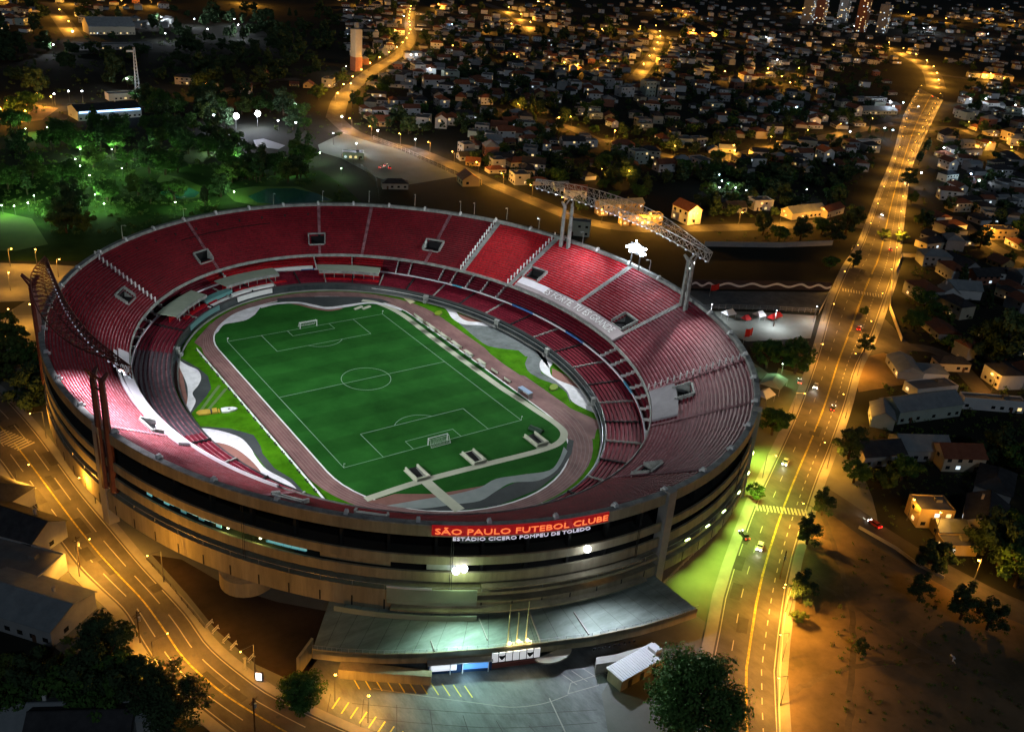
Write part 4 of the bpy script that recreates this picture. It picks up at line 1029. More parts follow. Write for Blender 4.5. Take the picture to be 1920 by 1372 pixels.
patch('car_park', [(596, 272), (650, 246), (700, 262), (760, 286), (860, 331), (757, 348), (710, 334), (640, 297), (600, 285)], 0.01, mat('car_park_concrete', (0.16, 0.19, 0.16), 0.85, (0.22, 0.25, 0.22), 0.05))
patch('front_plaza', [(570, 1232), (600, 1300), (640, 1352), (760, 1402), (830, 1430), (1180, 1430), (1140, 1372), (1128, 1300), (1150, 1262), (1220, 1208), (1000, 1200), (700, 1210)], 0.004, m_plaza)
m_teal = mat('pool_water', (0.02, 0.10, 0.08), 0.12, (0.03, 0.14, 0.11), 0.1, spec=0.5)
m_club = mat('club_lawn', (0.05, 0.11, 0.015), 0.9, (0.08, 0.15, 0.02), 0.05)
patch('club_garden', [(-60, 320), (200, 300), (420, 310), (600, 320), (640, 345), (700, 400), (600, 400), (350, 425), (220, 465), (150, 490), (-60, 488)], 0.0, mat('garden_grass', (0.012, 0.034, 0.008), .95, (0.03, 0.065, 0.014), .05, bump=.4, bscale=.8, spec=.05))
patch('club_lawn', [(303, 326), (340, 333), (370, 346), (392, 357), (385, 368), (350, 375), (300, 365), (290, 345)], 0.005, m_club)
patch('club_pool', [(290, 352), (310, 346), (353, 351), (375, 361), (365, 370), (330, 373), (300, 364)], 0.02, m_teal)
patch('club_lawn', [(418, 358), (475, 350), (560, 350), (625, 375), (600, 392), (480, 385), (440, 378)], 0.005, m_club)
patch('club_pool', [(465, 368), (500, 354), (550, 353), (595, 363), (623, 376), (533, 384), (483, 380)], 0.02, m_teal)
patch('club_lawn', [(40, 250), (108, 241), (108, 256), (42, 268)], 0.005, m_club)
patch('club_lawn', [(-40, 388), (60, 410), (90, 458), (30, 470), (-40, 470)], 0.005, m_club)
patch('club_lawn', [(-40, 325), (25, 330), (25, 355), (-40, 352)], 0.005, m_club)
patch('lit_court', [(475, 263), (494, 260), (535, 273), (523, 280), (480, 275)], 0.02, mat('court_white', (0.6, 0.58, 0.62), 0.7))
patch('dirt_path', [(0, 205), (60, 195), (110, 203), (80, 225), (0, 235)], 0.006, m_dirt)
for k, L_ in enumerate(([(1500, 1060), (1560, 1110), (1640, 1160), (1760, 1230), (1900, 1290)], [(1480, 1300), (1560, 1260), (1660, 1240), (1780, 1240)], [(1540, 960), (1575, 1060), (1600, 1180), (1590, 1372)])):
    b = MB(); l_ = smooth_line(W(L_), 8); r_ = random.Random(k); l_ = [(x+r_.uniform(-.5, .5), y+r_.uniform(-.5, .5)) for x, y in l_]; ribbon(b, l_, 1.5, .014+.002*k); struct('dirt_path', b, mat('trodden_path', (0.15, 0.115, 0.07), .95, (0.09, 0.07, 0.045), .3))
# parking bays
b = MB()
for i in range(11):
    a, c = at(659+21.2*i, 1265+2.0*i), at(674+21.2*i, 1291+1.6*i); ribbon(b, [a[:2], c[:2]], .28, 0.02)
for i in range(12):
    a, c = at(637+17*i, 1307+9*i), at(623+17*i, 1328+9*i); ribbon(b, [a[:2], c[:2]], .3, 0.02)
struct('parking_bay_lines', b, mat('bay_paint', (.72, .6, .1), .7))
b = MB()
for i in range(9):
    a, c = at(1052+19.5*i, 1262-5.5*i), at(1082+19.5*i, 1283-6*i); ribbon(b, [a[:2], c[:2]], .24, 0.02)
ribbon(b, W([(1065, 1300), (1070, 1280), (1125, 1263), (1122, 1284), (1065, 1300)]), .22, 0.02)
ribbon(b, W([(1030, 1308), (1060, 1372)]), .3, 0.02)
ribbon(b, smooth_line(W([(700, 1290), (800, 1305), (900, 1318), (960, 1325), (1020, 1318), (1065, 1302)])), .18, 0.02)
struct('parking_bay_lines', b, m_paint)

# ------------------------------------------------ front terrace deck
TE = empty('entrance_terrace', at(900, 1225), 0, 'long pale raised deck with ochre fascia before the main entrance', 'terrace')
def tpart(name, b, m): return unpar(b.build(name, m), TE)
DZ = 5.0
FR = [tuple(at(x, y, DZ)[:2]) for x, y in ((586, 1218), (640, 1224), (720, 1228), (800, 1226), (913, 1218), (1012, 1207), (1110, 1195), (1200, 1176), (1262, 1158), (1308, 1142))]
def th_xy(x, y): return math.atan2((y+10.2)/135.1, (x-7.4)/114.8)
ta, tb = th_xy(*FR[0]), th_xy(*FR[-1])
if tb < ta: tb += 2*PI
BK = [rim(ta+(tb-ta)*i/20, -3)[:2] for i in range(21)]
m_deck = streaks(mat('deck_concrete', (0.20, 0.25, 0.21), 0.75, (0.31, 0.36, 0.32), 0.05, bump=0.1, bscale=1, lo=.3, hi=.7), .22, .6, 1.1, (.3, 1, 1))
b = MB(); b.prism(FR+BK[::-1], DZ-1.0, DZ, 0); tpart('deck', b, m_deck)
b = MB(); inn = [(p[0]*.985+.015*7, p[1]*.985-.015*10) for p in FR]
for i in range(len(FR)-1):
    b.prism([FR[i], FR[i+1], (FR[i+1][0], FR[i+1][1]+.35), (FR[i][0], FR[i][1]+.35)], DZ-2.6, DZ+.35)
tpart('fascia', b, m_ochre)
b = MB()
for i in range(len(FR)-1):
    n_ = 6
    for j in range(n_):
        p = [FR[i][k]+(FR[i+1][k]-FR[i][k])*j/n_ for k in (0, 1)]; q = [FR[i][k]+(FR[i+1][k]-FR[i][k])*(j+1)/n_ for k in (0, 1)]
        b.tube((*p, DZ+.3), (*p, DZ+1.4), .05, k=4); b.tube((*p, DZ+1.4), (*q, DZ+1.4), .05, k=4)
tpart('railing', b, m_metal)
b = MB()
IN = [(p[0], p[1]+3.5) for p in FR[1:-1]]
b.prism(IN+[(x, y) for x, y in BK[2:-2]][::-1], -.05, DZ-1.05); tpart('lower_wall', b, mat('lower_wall_concrete', (0.15, 0.12, 0.085), 0.85, (0.2, 0.165, 0.12), 0.1))
b = MB()
for a, c in (((862, 1203), (818, 1148)),): pass
for x0, y0, x1, y1 in ((898, 1160, 914, 1200), (993, 1148, 1013, 1203), (1076, 1148, 1104, 1190), (808, 1202, 815, 1222)):
    p, q = at(x0, y0, DZ), at(x1, y1, DZ); ribbon(b, [p[:2], q[:2]], .3, DZ+.02, h=.35)
tpart('deck_kerb', b, m_conc)
b = MB()
for i in range(1, 20):
    t = i/20; k = min(int(t*(len(FR)-1)), len(FR)-2); q = t*(len(FR)-1)-k; p = (FR[k][0]+(FR[k+1][0]-FR[k][0])*q, FR[k][1]+(FR[k+1][1]-FR[k][1])*q+.5); ribbon(b, [p, BK[i]], .07, DZ+.012)
tpart('deck_joint', b, m_base)
b = MB()
for i in range(9):
    p = at(1112+9.5*i, 1212-1.9*i, 3.6); b.box((p.x, p.y-.42, 2.9), (.5, .2, .5))
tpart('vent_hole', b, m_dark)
# stepped blocks and ramp walls below the deck
b = MB(); b.prism([tuple(at(x, y, 2.6)[:2]) for x, y in ((634, 1255), (700, 1261), (808, 1268), (810, 1256), (700, 1244), (640, 1236))], 0, 2.6); tpart('lower_block', b, m_ochre)
b = MB(); b.prism([tuple(at(x, y, 3.0)[:2]) for x, y in ((1118, 1245), (1160, 1238), (1230, 1218), (1226, 1205), (1160, 1225), (1118, 1232))], 0, 3.0); tpart('service_block', b, m_conc)
b = MB(); b.prism([tuple(at(x, y, 2)[:2]) for x, y in ((562, 1252), (588, 1215), (584, 1213), (556, 1252))], 0, 5); tpart('end_wall', b, m_ochre)
b = MB()
c_ = at(1036, 1222, 2.4); b.prism([(c_.x+5.2*math.cos(PI+PI*i/10), c_.y+3.4*math.sin(PI+PI*i/10)) for i in range(11)], 2.2, 2.6); tpart('bay_floor', b, m_conc)
b = MB()
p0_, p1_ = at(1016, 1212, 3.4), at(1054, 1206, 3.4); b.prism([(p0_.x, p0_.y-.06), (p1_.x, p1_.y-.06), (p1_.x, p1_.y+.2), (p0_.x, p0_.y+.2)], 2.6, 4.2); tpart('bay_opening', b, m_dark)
# crest panels over the entrance
e = empty('crest_panel_board', at(966, 1232), 0, 'white backlit board of five panels with dark shields above entrance', 'sign')
p0_, p1_ = at(921, 1222, 4.6), at(1013, 1211, 4.6); d_ = (p1_-p0_); ln = d_.length; ang = math.atan2(d_.y, d_.x)
m_panel = emis('backlit_panel', (0.8, 0.8, 0.82), 0.55); nx = Vector((math.sin(ang), -math.cos(ang), 0))
b = MB()
for i in range(7):
    w_ = ln/7; p = p0_+d_*((i+.5)/7)+nx*.6; b.box((p.x, p.y, 2.0), (w_-.3, .25, 2.7), ang)
unpar(b.build('panel', m_panel), e)
b = MB(); p = p0_+d_*.5+nx*.42; b.box((p.x, p.y, 1.9), (ln, .1, 2.9), ang); unpar(b.build('backing', m_dmetal), e)
for i in (1, 5):
    p = p0_+d_*((i+.5)/7)+nx*.76; b = MB(); u = d_.normalized()
    sh = [(-.75, .75), (0, .55), (.75, .75), (.7, .1), (0, -.8), (-.7, .1)]
    b.poly([(p.x+u.x*x, p.y+u.y*x, 3.2+y) for x, y in sh]); unpar(b.build('shield_mark', m_dark), e)
b = MB(); p = p0_+d_*.5+nx*.7; b.box((p.x, p.y, .3), (ln, .3, 1.2), ang); unpar(b.build('red_plinth', mat('dull_red_wall', (0.2, 0.06, 0.05), 0.7)), e)
# flagpoles
for px, py, d in ((951, 1210, 'left'), (968, 1206, 'middle'), (985, 1204, 'right')):
    p = at(px, py, DZ); e = empty('flagpole', p, 0, 'gilded flagpole with globe lamp at its foot, %s of the three on the terrace' % d, 'flagpole', 'flagpoles on the terrace')
    f = MB(); f.tube((0, 0, 0), (0, 0, 12 if d != 'middle' else 9), .17, .1, 8); f.ball((0, 0, 12.1 if d != 'middle' else 9.1), .2); f.build('pole', mat('gilt_'+d, (0.6, 0.5, 0.2), 0.4), e)
    f = MB(); f.ball((0.3, -.2, .75), .5, nu=10, nv=7); f.build('globe_lamp', bpy.data.materials.get('globe_glow') or emis('globe_glow', (1.0, 0.75, 0.25), 4), e, smooth=True)
    f = MB(); f.box((.3, -.2, 0), (.3, .3, .3)); f.build('lamp_base', m_dmetal, e)
    light('POINT', p+Vector((.3, -1.4, 1.2)), 300, (1, .8, .4), size=.3)
# blue lit ticket booth
_a, _c = FR[3], FR[4]; _bz = math.atan2(_c[1]-_a[1], _c[0]-_a[0]); p = at(862, 1258); e = empty('ticket_booth', p, _bz, 'blue lit ticket booth with white canopy under the deck edge', 'booth')
f = MB(); f.box((0, 1.0, 0), (15, 2.6, 3.0)); f.build('wall', mat('blue_booth', (0.02, 0.06, 0.16), 0.5), e)
for x, m in ((-4, emis('booth_white', (.75, .8, .85), 1.0)), (3.6, emis('booth_blue', (.1, .3, .7), 1.0))):
    f = MB(); f.box((x, -.4, 1.0), (6.2, .2, 1.6)); f.build('window', m, e)
f = MB(); f.box((0, .5, 3.0), (15.4, 2.6, .2)); f.build('roof', m_metal, e)
for x in (-7, -2.4, 0.5, 6.6):
    f = MB(); f.tube((x, -.75, 0), (x, -.75, 3), .12, k=6); f.build('post', m_white, e)
light('POINT', p+Vector((0, -3.2, 2.2)), 420, CYA, size=.4)
# long container shed in the plaza
p0_, p1_ = at(1150, 1285), at(1232, 1238); d_ = p1_-p0_; ang = math.atan2(d_.y, d_.x)
e = empty('container_shed', (p0_+p1_)/2, ang, 'long shed with ribbed white roof beside big leafy tree', 'shed'); ln = d_.length
f = MB(); f.box((0, 0, 0), (ln, 4.6, 3.4)); f.build('wall', m_ochre, e)
f = MB(); f.box((0, 0, 3.4), (ln+.6, 5.4, .25)); [f.box((-ln/2+ln*i/20, 0, 3.65), (.2, 5.4, .12)) for i in range(21)]; f.build('roof', m_white, e)
f = MB(); [f.box((-ln/2+3+i*4, -2.33, 0), (1.2, .12, 2.2)) for i in range(4)]; f.build('door', m_dmetal, e)
f = MB(); f.box((ln/2-1.4, .2, 3.78), (2.2, 2.6, 1.0)); f.build('tank', m_white, e)

# worn patches, manholes and slab joints
b = MB(); r_ = random.Random(9)
for L_, Rr_, n_ in ((AL, AR, 26), (LL, LR, 16)):
    for _q in range(n_):
        k = r_.randrange(1, len(L_)-3); f_ = r_.uniform(.08, .85); a, c = lerp_line(L_, Rr_, f_)[k:k+2]; d_ = math.hypot(c[0]-a[0], c[1]-a[1]); u = ((c[0]-a[0])/d_, (c[1]-a[1])/d_); ln, wd = r_.uniform(2, 9), r_.uniform(1.2, 3)
        b.poly([(a[0]+u[0]*x-u[1]*y, a[1]+u[1]*x+u[0]*y, .03+.0018*_q) for x, y in ((0, 0), (ln, 0), (ln, wd), (0, wd))][::1])
struct('asphalt_patches', b, mat('fresh_asphalt', (0.038, 0.037, 0.036), .85, (0.055, 0.053, 0.05), .4))
b = MB()
for L_, Rr_ in ((AL, AR), (LL, LR)):
    for k in range(2, len(L_)-2, 4):
        a = lerp_line(L_, Rr_, r_.choice([.15, .4, .65]))[k]; b.poly([(a[0]+.45*math.cos(i*PI/5), a[1]+.45*math.sin(i*PI/5), .082) for i in range(10)])
struct('manhole_covers', b, m_dmetal)
b = MB()
for i in range(9):
    a, c = at(620+62*i, 1300+10*i), at(600+72*i, 1400); ribbon(b, [a[:2], c[:2]], .14, .012)
for k in range(3): ribbon(b, smooth_line(W([(660+20*k, 1318+26*k), (800, 1330+26*k), (950, 1338+26*k), (1120, 1330+24*k)])), .14, .013)
struct('slab_joints', b, m_asph)
# ------------------------------------------------ walls, fences, tents around the right-hand plaza
def wall_run(name, L, h, th_, m, label, cat, z=0):
    pts = [at(x, y) for x, y in L]; c = pts[0]
    e = empty(name, c, 0, label, cat); b = MB()
    for a, q in zip(pts, pts[1:]):
        d = (q-a); n_ = Vector((-d.y, d.x, 0)).normalized()*th_/2
        b.prism([(v.x-c.x, v.y-c.y) for v in (a+n_, q+n_, q-n_, a-n_)], z, z+h)
    b.build('panel', m, e); return e, pts
e, pts = wall_run('mural_wall', [(1296, 540), (1340, 541), (1420, 542), (1500, 543), (1556, 545)], 4.5, .4, mat('dark_mural_wall', (0.05, 0.035, 0.04), 0.8), 'dark boundary wall with white wavy line along the grey court', 'wall')
b = MB(); q = []
for i in range(81):
    t = i/80; k = min(int(t*4), 3); f_ = t*4-k; p = pts[k]+(pts[k+1]-pts[k])*f_; v = 2.2+.75*math.sin(t*2*PI*7)
    q.append((p.x-pts[0].x-.25*FW.x, p.y-pts[0].y-.3, v))
for a, c in zip(q, q[1:]): b.poly([(a[0], a[1], a[2]-.55), (c[0], c[1], c[2]-.55), (c[0], c[1], c[2]+.55), (a[0], a[1], a[2]+.55)])
b.build('wave_stripe', m_white, e)
def fence(L, label, h=2.2, sp=3.0, m=None):
    pts = [at(x, y) for x, y in L]; c = pts[0]; e = empty('fence', c, 0, label, 'fence'); f = MB(); g = MB(); g2 = MB()
    for a, q in zip(pts, pts[1:]):
        d = q-a; n_ = max(1, int(d.length/sp))
        for i in range(n_):
            p = a+d*i/n_-c; r_ = a+d*(i+1)/n_-c; f.tube(p, p+Vector((0, 0, h)), .07, k=4)
            for z in (.4, h*.5, h): g.tube(p+Vector((0, 0, z)), r_+Vector((0, 0, z)), .04, k=4, cap=False)
            for j in range(8):
                s = p+(r_-p)*j/8; g2.tube(s+Vector((0, 0, .4)), s+Vector((0, 0, h)), .02, k=3, cap=False)
    f.build('post', m or m_metal, e); g.build('rail', m or m_metal, e); g2.build('mesh', m or m_metal, e)
fence([(1308, 580), (1360, 579), (1450, 582), (1532, 587)], 'pale mesh fence between the grey court and the pale court')
fence([(1535, 590), (1556, 548)], 'short mesh fence along the avenue at the court edge')
fence([(640, 297), (680, 318), (705, 342), (711, 378)], 'dark curved fence on the retaining edge left of car park', 3, 4, m_dmetal)
fence([(700, 262), (760, 286), (860, 331)], 'pale fence along the lane side of the car park', 3, 5)
fence([(1230, 1110), (1300, 1040), (1345, 1000)], 'low pale rail curving along the green plaza by the facade', 1.2, 3)
fence([(275, 1050), (320, 1100), (385, 1180)], 'low rail on the pavement above the dark pit', 1.2, 3, m_dmetal)
def tent(px, py, w_, d_, rz, h, m, label, cat='tent'):
    e = empty('tent', at(px, py), R(rz), label, cat); f = MB()
    for sx in (-1, 1):
        for sy in (-1, 1): f.tube((sx*w_/2, sy*d_/2, 0), (sx*w_/2, sy*d_/2, h), .09, k=5)
    f.build('pole', m_metal, e); f = MB(); a, q = w_/2+.3, d_/2+.3
    f.poly([(-a, -q, h), (a, -q, h), (a*.7, 0, h+2), (-a*.7, 0, h+2)]); f.poly([(a, q, h), (-a, q, h), (-a*.7, 0, h+2), (a*.7, 0, h+2)])
    f.poly([(a, -q, h), (a, q, h), (a*.7, 0, h+2)]); f.poly([(-a, q, h), (-a, -q, h), (-a*.7, 0, h+2)])
    f.build('roof', m, e)
m_tent = mat('grey_green_canvas', (0.22, 0.28, 0.24), 0.7, (0.28, 0.34, 0.3), 0.3)
tent(1448, 728, 11, 8, 25, 3, m_tent, 'grey green pitched tent between round trees right of the stadium')
tent(1432, 752, 6, 5, 10, 3, m_white, 'bright white tent at the foot of the right stand')
tent(1365, 597, 5, 4, 0, 2.6, m_white, 'small white kiosk tent on the pale court by the fence')
tent(1422, 600, 4, 4, 0, 2.6, m_white, 'white kiosk tent beside red tarp on pale court')
def banner(px, py, h, wd, label, m, z0=0, rz=0):
    e = empty('banner_flag', at(px, py, z0), rz, label, 'flag'); f = MB(); f.tube((0, 0, 0), (0, 0, h), .1, .06, 6); f.build('pole', m_metal, e)
    f = MB(); n_ = 8
    for i in range(n_):
        x0, x1 = wd*i/n_, wd*(i+1)/n_
        f.poly([(x0, .35*math.sin(i*1.1), h*.45), (x1, .35*math.sin((i+1)*1.1), h*.43), (x1, .35*math.sin((i+1)*1.1), h*.95), (x0, .35*math.sin(i*1.1), h*.97)])
    f.build('cloth', m, e)
m_redc = mat('red_cloth', (0.5, 0.02, 0.02), 0.7)
banner(1393, 645, 7, 5, 'red and white flag over the round trees right of rim', m_redc)
banner(1330, 556, 6, 6, 'red flag before the wavy mural wall', m_redc)
tent(1452, 598, 8, 3, 8, 1.2, m_redc, 'low red tarp shelter on pale court near its fence')
tent(1398, 602, 3, 3, 0, 1.2, m_redc, 'tiny red tarp shelter on the pale court')
# ================================================================== WHERE THINGS ARE, IN WORDS
REG = [  # x0, y0, x1, y1, phrase (first hit wins)
    (0, 1020, 300, 1400, 'below the left avenue'), (300, 1150, 640, 1400, 'by the left avenue bend'), (0, 820, 140, 1020, 'beside the left avenue'),
    (0, 560, 140, 820, 'left of the stadium rim'), (0, 440, 200, 560, 'by the left amber plaza'),
    (0, 300, 200, 440, 'in the left club garden'), (200, 300, 640, 420, 'around the club pools'),
    (0, 170, 300, 300, 'near the dark hangar at the left'), (300, 170, 600, 300, 'near the park floodlights'),
    (0, 60, 330, 170, 'in the upper left park'), (330, 60, 640, 170, 'on the wooded upper left slope'), (0, -40, 330, 60, 'at the top left edge'), (330, -40, 640, 60, 'in the dark wood at the top'),
    (600, 230, 720, 400, 'along the car park'), (640, 150, 780, 300, 'by the pale tower'), (720, 270, 1010, 420, 'along the car park lane'),
    (640, -40, 840, 150, 'on the top hill street'), (840, -40, 1060, 110, 'at the top centre'), (1060, -40, 1300, 110, 'at the top right of centre'),
    (780, 110, 960, 240, 'above the car park'), (960, 110, 1150, 240, 'in the middle of town'), (1150, 110, 1340, 240, 'among the tall town blocks'),
    (780, 240, 1010, 340, 'beyond the car park lane'), (1010, 240, 1340, 330, 'below the crooked amber lane'), (1000, 330, 1400, 500, 'behind the right truss'),
    (1300, -40, 1500, 120, 'left of the apartment towers'), (1500, -40, 1720, 120, 'around the apartment towers'), (1720, -40, 1990, 120, 'at the top right corner'),
    (1340, 120, 1560, 230, 'left of the far avenue'), (1560, 120, 1760, 250, 'near the far bend of the avenue'), (1340, 230, 1720, 340, 'along the crooked lane'),
    (1400, 340, 1700, 470, 'in the dark hollow'), (1400, 470, 1600, 700, 'beside the courts'), (1390, 700, 1520, 1000, 'below the right facade'),
    (1720, 120, 1990, 250, 'right of the far avenue bend'), (1690, 250, 1990, 400, 'right of the upper avenue'), (1660, 400, 1990, 520, 'on the right amber street'),
    (1640, 520, 1990, 680, 'beyond the side street fork'), (1570, 680, 1990, 820, 'around the long shed'), (1540, 820, 1990, 930, 'above the vacant lot'),
    (1640, 930, 1990, 1080, 'by the ochre corner house'), (1440, 930, 1640, 1400, 'between avenue and vacant lot'), (1640, 1080, 1990, 1400, 'right of the vacant lot'),
    (1150, 1150, 1440, 1400, 'beside the front plaza'), (500, 1200, 1150, 1400, 'at the front plaza'), (1250, 900, 1440, 1200, 'on the green plaza')]
def region(p):
    x, y = pix(p)
    for r in REG:
        if r[0] <= x < r[2] and r[1] <= y < r[3]: return r[4]
    return 'beyond the stadium'

# ================================================================== STREET LAMPS
m_pole = mat('lamp_pole', (0.12, 0.12, 0.12), 0.6, metal=.3)
GLOW = {'amber': emis('amber_lamp_glow', (1.0, 0.52, 0.08), 22), 'white': emis('white_lamp_glow', (0.85, 0.93, 1.0), 22), 'green': emis('greenish_lamp_glow', (0.75, 1.0, 0.7), 18), 'blue': emis('bluish_lamp_glow', (.5, .75, 1.0), 22)}
LCOL = {'amber': AMB, 'white': WHT, 'green': (0.55, 1.0, 0.42), 'blue': (.45, .7, 1.0)}
def lamp_proto(kind, h, arm, r):
    e = empty('street_lamp', (0, 0, 0)); f = MB(); f.tube((0, 0, 0), (0, 0, h), .13, .08, 6)
    if arm: f.tube((0, 0, h), (arm, 0, h+.5), .07, .06, 5)
    f.build('pole', m_pole, e); f = MB(); x = arm+.3 if arm else 0; z = h+.5 if arm else h+r*.8
    if arm: f.box((x, 0, z-.05), (1.1*r*1.6, .4*r*2, .22))
    else: f.tube((0, 0, h), (0, 0, h+.3), r*.5, r*.6, 6)
    f.build('lamp_housing', m_pole, e)
    f = MB(); f.ball((x, 0, z-.05-r*.55 if arm else z), r, nu=8, nv=6, sz=.75); f.build('bulb', GLOW[kind], e, smooth=True)
    return e
PROTO = {}; USED = set()
def lamp(p, kind='amber', energy=1500, h=9, arm=1.6, rz=0, r=.3, base=None, drop=0.8, wide=160):
    key = (kind, h, arm, r)
    if key not in PROTO: PROTO[key] = lamp_proto(*key)
    o = PROTO[key] if key not in USED else copy_tree(PROTO[key]); USED.add(key)
    o.location = p; o.rotation_euler = (0, 0, rz)
    x = (arm+.3) if arm else 0
    q = Vector(p)+Vector((x*math.cos(rz), x*math.sin(rz), h+(-drop if arm else r*2+.3)))
    if arm and wide: light('SPOT', q, energy, LCOL[kind], q-Vector((0, 0, 9)), .35, wide, .45)
    else: light('POINT', q, energy, LCOL[kind], size=.35)
    o['category'] = 'street lamp' if h > 5 else 'garden lamp'
    o['group'] = '%s lamps' % kind
    later(o, (base or ('lit %s %s ' % (kind, 'street lamp' if h > 5 else 'garden lamp') + region(p))), p)
    return o
def along(line, sp, start=0, off=0.0):
    """points every sp metres with heading"""
    acc = -start; o = []
    for a, c in zip(line, line[1:]):
        d = math.hypot(c[0]-a[0], c[1]-a[1]); 
        while acc+d >= sp*len(o):
            s = (sp*len(o)-acc)/d if d else 0
            if s < 0: s = 0
            dx, dy = (c[0]-a[0])/d, (c[1]-a[1])/d
            o.append((a[0]+dx*s*d-dy*off, a[1]+dy*s*d+dx*off, math.atan2(dy, dx)))
        acc += d
    return o
for x, y, h in along(AR, 42, 6, -1.4)[1:]:
    yy = pix((x, y, 0))[1]
    if yy < 150: continue
    lamp((x, y, .13), 'amber', 21000 if yy > 500 else 27000, 9, 2.4, h+PI/2, .2, 'lit amber street lamp on the right kerb of the big avenue', wide=168)
for px, py in ((1466, 1240), (1463, 1322), (1472, 1150)):
    lamp(at(px, py, .13), 'amber', 18000, 9, 2.4, R(170), .2, 'lit amber street lamp on the right kerb of the big avenue', wide=174)
for x, y, h in along(AL, 52, 18, 1.4)[1:]:
    yy = pix((x, y, 0))[1]
    if yy > 950 or yy < 170: continue
    lamp((x, y, .13), 'amber', 7500 if yy > 500 else 12000, 9, 2.4, h-PI/2, .2, 'lit amber street lamp on the left kerb of the big avenue', wide=None if yy > 560 else 168)
for x, y, h in along(LL, 44, 6, -1.3)[1:]:
    lamp((x, y, .13), 'amber', 29000, 9.5, 3.4, h+PI/2, .2, 'lit amber street lamp along the lower kerb of the left avenue', wide=150)
for x, y, h in along(LR, 44, 20, 1.3)[1:]:
    lamp((x, y, .13), 'amber', 6500, 9.5, 3.2, h-PI/2, .2, 'lit amber street lamp along the stadium side of the left avenue', wide=None)
for L, sp, en in ((ST2, 38, 1600), (ST1, 40, 1500), (ST3, 40, 3500), (ST4, 45, 4200), (ST5, 30, 3400), (ST6, 45, 5500), (ST7, 80, 9000), (ST8, 60, 4200), (ST9, 75, 12000), (ST10, 110, 16000), (ST11, 110, 14000), (ST12, 110, 12000), (ST13, 90, 7000)):
    for x, y, h in along(L, sp, sp*.4, 3)[1:]:
        lamp((x, y, 0), 'amber', 5.2*en*rng.uniform(.6, 1.4), 8.5, 1.6, h-PI/2, .34 if en < 5000 else .6, wide=None)
# single lamps read off the photograph
AMBERS = [(5, 225, .6), (20, 210, 1), (38, 200, 1), (70, 196, 1), (100, 204, .8), (55, 232, .6), (15, 4, 1), (130, 8, 1), (285, 12, .7), (228, 14, .6), (450, 6, 1), (474, 10, .8), (675, 10, .8),
          (1125, 342, .35), (1180, 346, .35), (1360, 148, .8), (1435, 142, .8), (1495, 141, .8), (1300, 68, 1), (1335, 72, 1), (1700, 30, 1), (1770, 42, 1), (1832, 42, 1), (1862, 44, 1), (1902, 48, 1), (1880, 22, 1), (1838, 72, .8),
          (1852, 150, .8), (1880, 160, .7), (1480, 170, .6), (1465, 158, .6), (1505, 24, .8), (1130, 66, .7), (1200, 60, .7), (850, 100, .5), (960, 116, .5), (1060, 132, .9), (1085, 136, .7), (1140, 128, .6), (1042, 240, .5), (910, 60, .6), (960, 56, .6),
          (1375, 302, .5), (1850, 285, .6), (1890, 295, .6), (20, 500, .5), (70, 500, .6), (110, 520, .5), (20, 545, .5), (30, 620, .5), (70, 610, .5), (1750, 1012, .22), (1700, 975, .25), (690, 205, .5), (655, 175, .6), (1280, 30, .8), (1240, 20, .8), (1010, 12, .8), (1560, 95, .7), (820, 18, .6), (740, 70, .6)]
for x, y, s in AMBERS:
    p = at(x, y); d = math.hypot(p.x-CX, p.y-CY)
    lamp(p, 'amber', 15000*s*max(.6, min(6, (d/600)**1.6)), 8.5, 1.6, rng.uniform(0, 6), .3 if d < 700 else .6, wide=None)
WHITES = [(290, 44, 4), (303, 46, 3), (365, 50, 2), (440, 49, 2), (447, 61, 2), (453, 73, 2), (390, 69, .7), (311, 78, 2), (102, 101, 2), (138, 75, .8), (240, 167, 1.5), (131, 192, .6), (156, 192, .8), (104, 198, .6), (402, 238, 1.6), (556, 217, .6), (555, 252, .6), (522, 248, .5),
          (625, 272, .7), (708, 267, 1), (778, 283, 1), (641, 240, 1.1), (668, 292, .6), (757, 42, .8), (770, 118, .5), (780, 118, .5), (805, 145, .4), (847, 58, .5), (1345, 375, .5), (1350, 362, .4), (1362, 368, .4), (1375, 375, .4), (1395, 380, .4), (1345, 350, .3), (1508, 378, .5), (1540, 42, 1), (1600, 58, .8), (1535, 45, .8), (1742, 60, 1.5), (1730, 62, 1.2), (1853, 24, 1.2),
          (1815, 200, .9), (1845, 200, .7), (1900, 212, .7), (1765, 296, .8), (1722, 345, .7), (1815, 347, 1.1), (1830, 360, .5), (1490, 218, .4), (1665, 205, .7), (1672, 215, .6), (1690, 208, .5), (1655, 258, .5), (1670, 262, .5), (1590, 265, .5), (1455, 125, .5), (1850, 72, .8), (1435, 80, .5)]
for x, y, s in WHITES:
    p = at(x, y); d = math.hypot(p.x-CX, p.y-CY)
    lamp(p, rng.choice(['white', 'white', 'blue']) if y < 420 and x > 700 else 'white', (9000 if 600 < x < 800 and y > 230 else 3600 if x > 640 else 2200)*s*max(.6, min(5, (d/600)**1.5)), 8, 0, 0, .35 if d < 700 else .65)
GREENS = [(395, 287, 1.4), (152, 294, .8), (143, 313, .6), (152, 326, .8), (170, 344, .9), (180, 381, .9), (197, 398, .8), (165, 401, .6), (211, 294, .9), (255, 304, .7), (288, 297, .8), (66, 383, .8), (55, 397, .8), (6, 402, .8), (29, 403, .6), (85, 418, .7), (95, 425, .6), (416, 356, .5), (345, 360, .35), (230, 330, .6), (310, 318, .6), (250, 345, .5), (130, 350, .4), (600, 300, .5), (570, 305, .5), (640, 330, .5), (545, 330, .5), (480, 335, .5), (450, 310, .6), (330, 395, .5), (385, 385, .5), (440, 375, .5), (50, 255, .5), (90, 252, .5)]
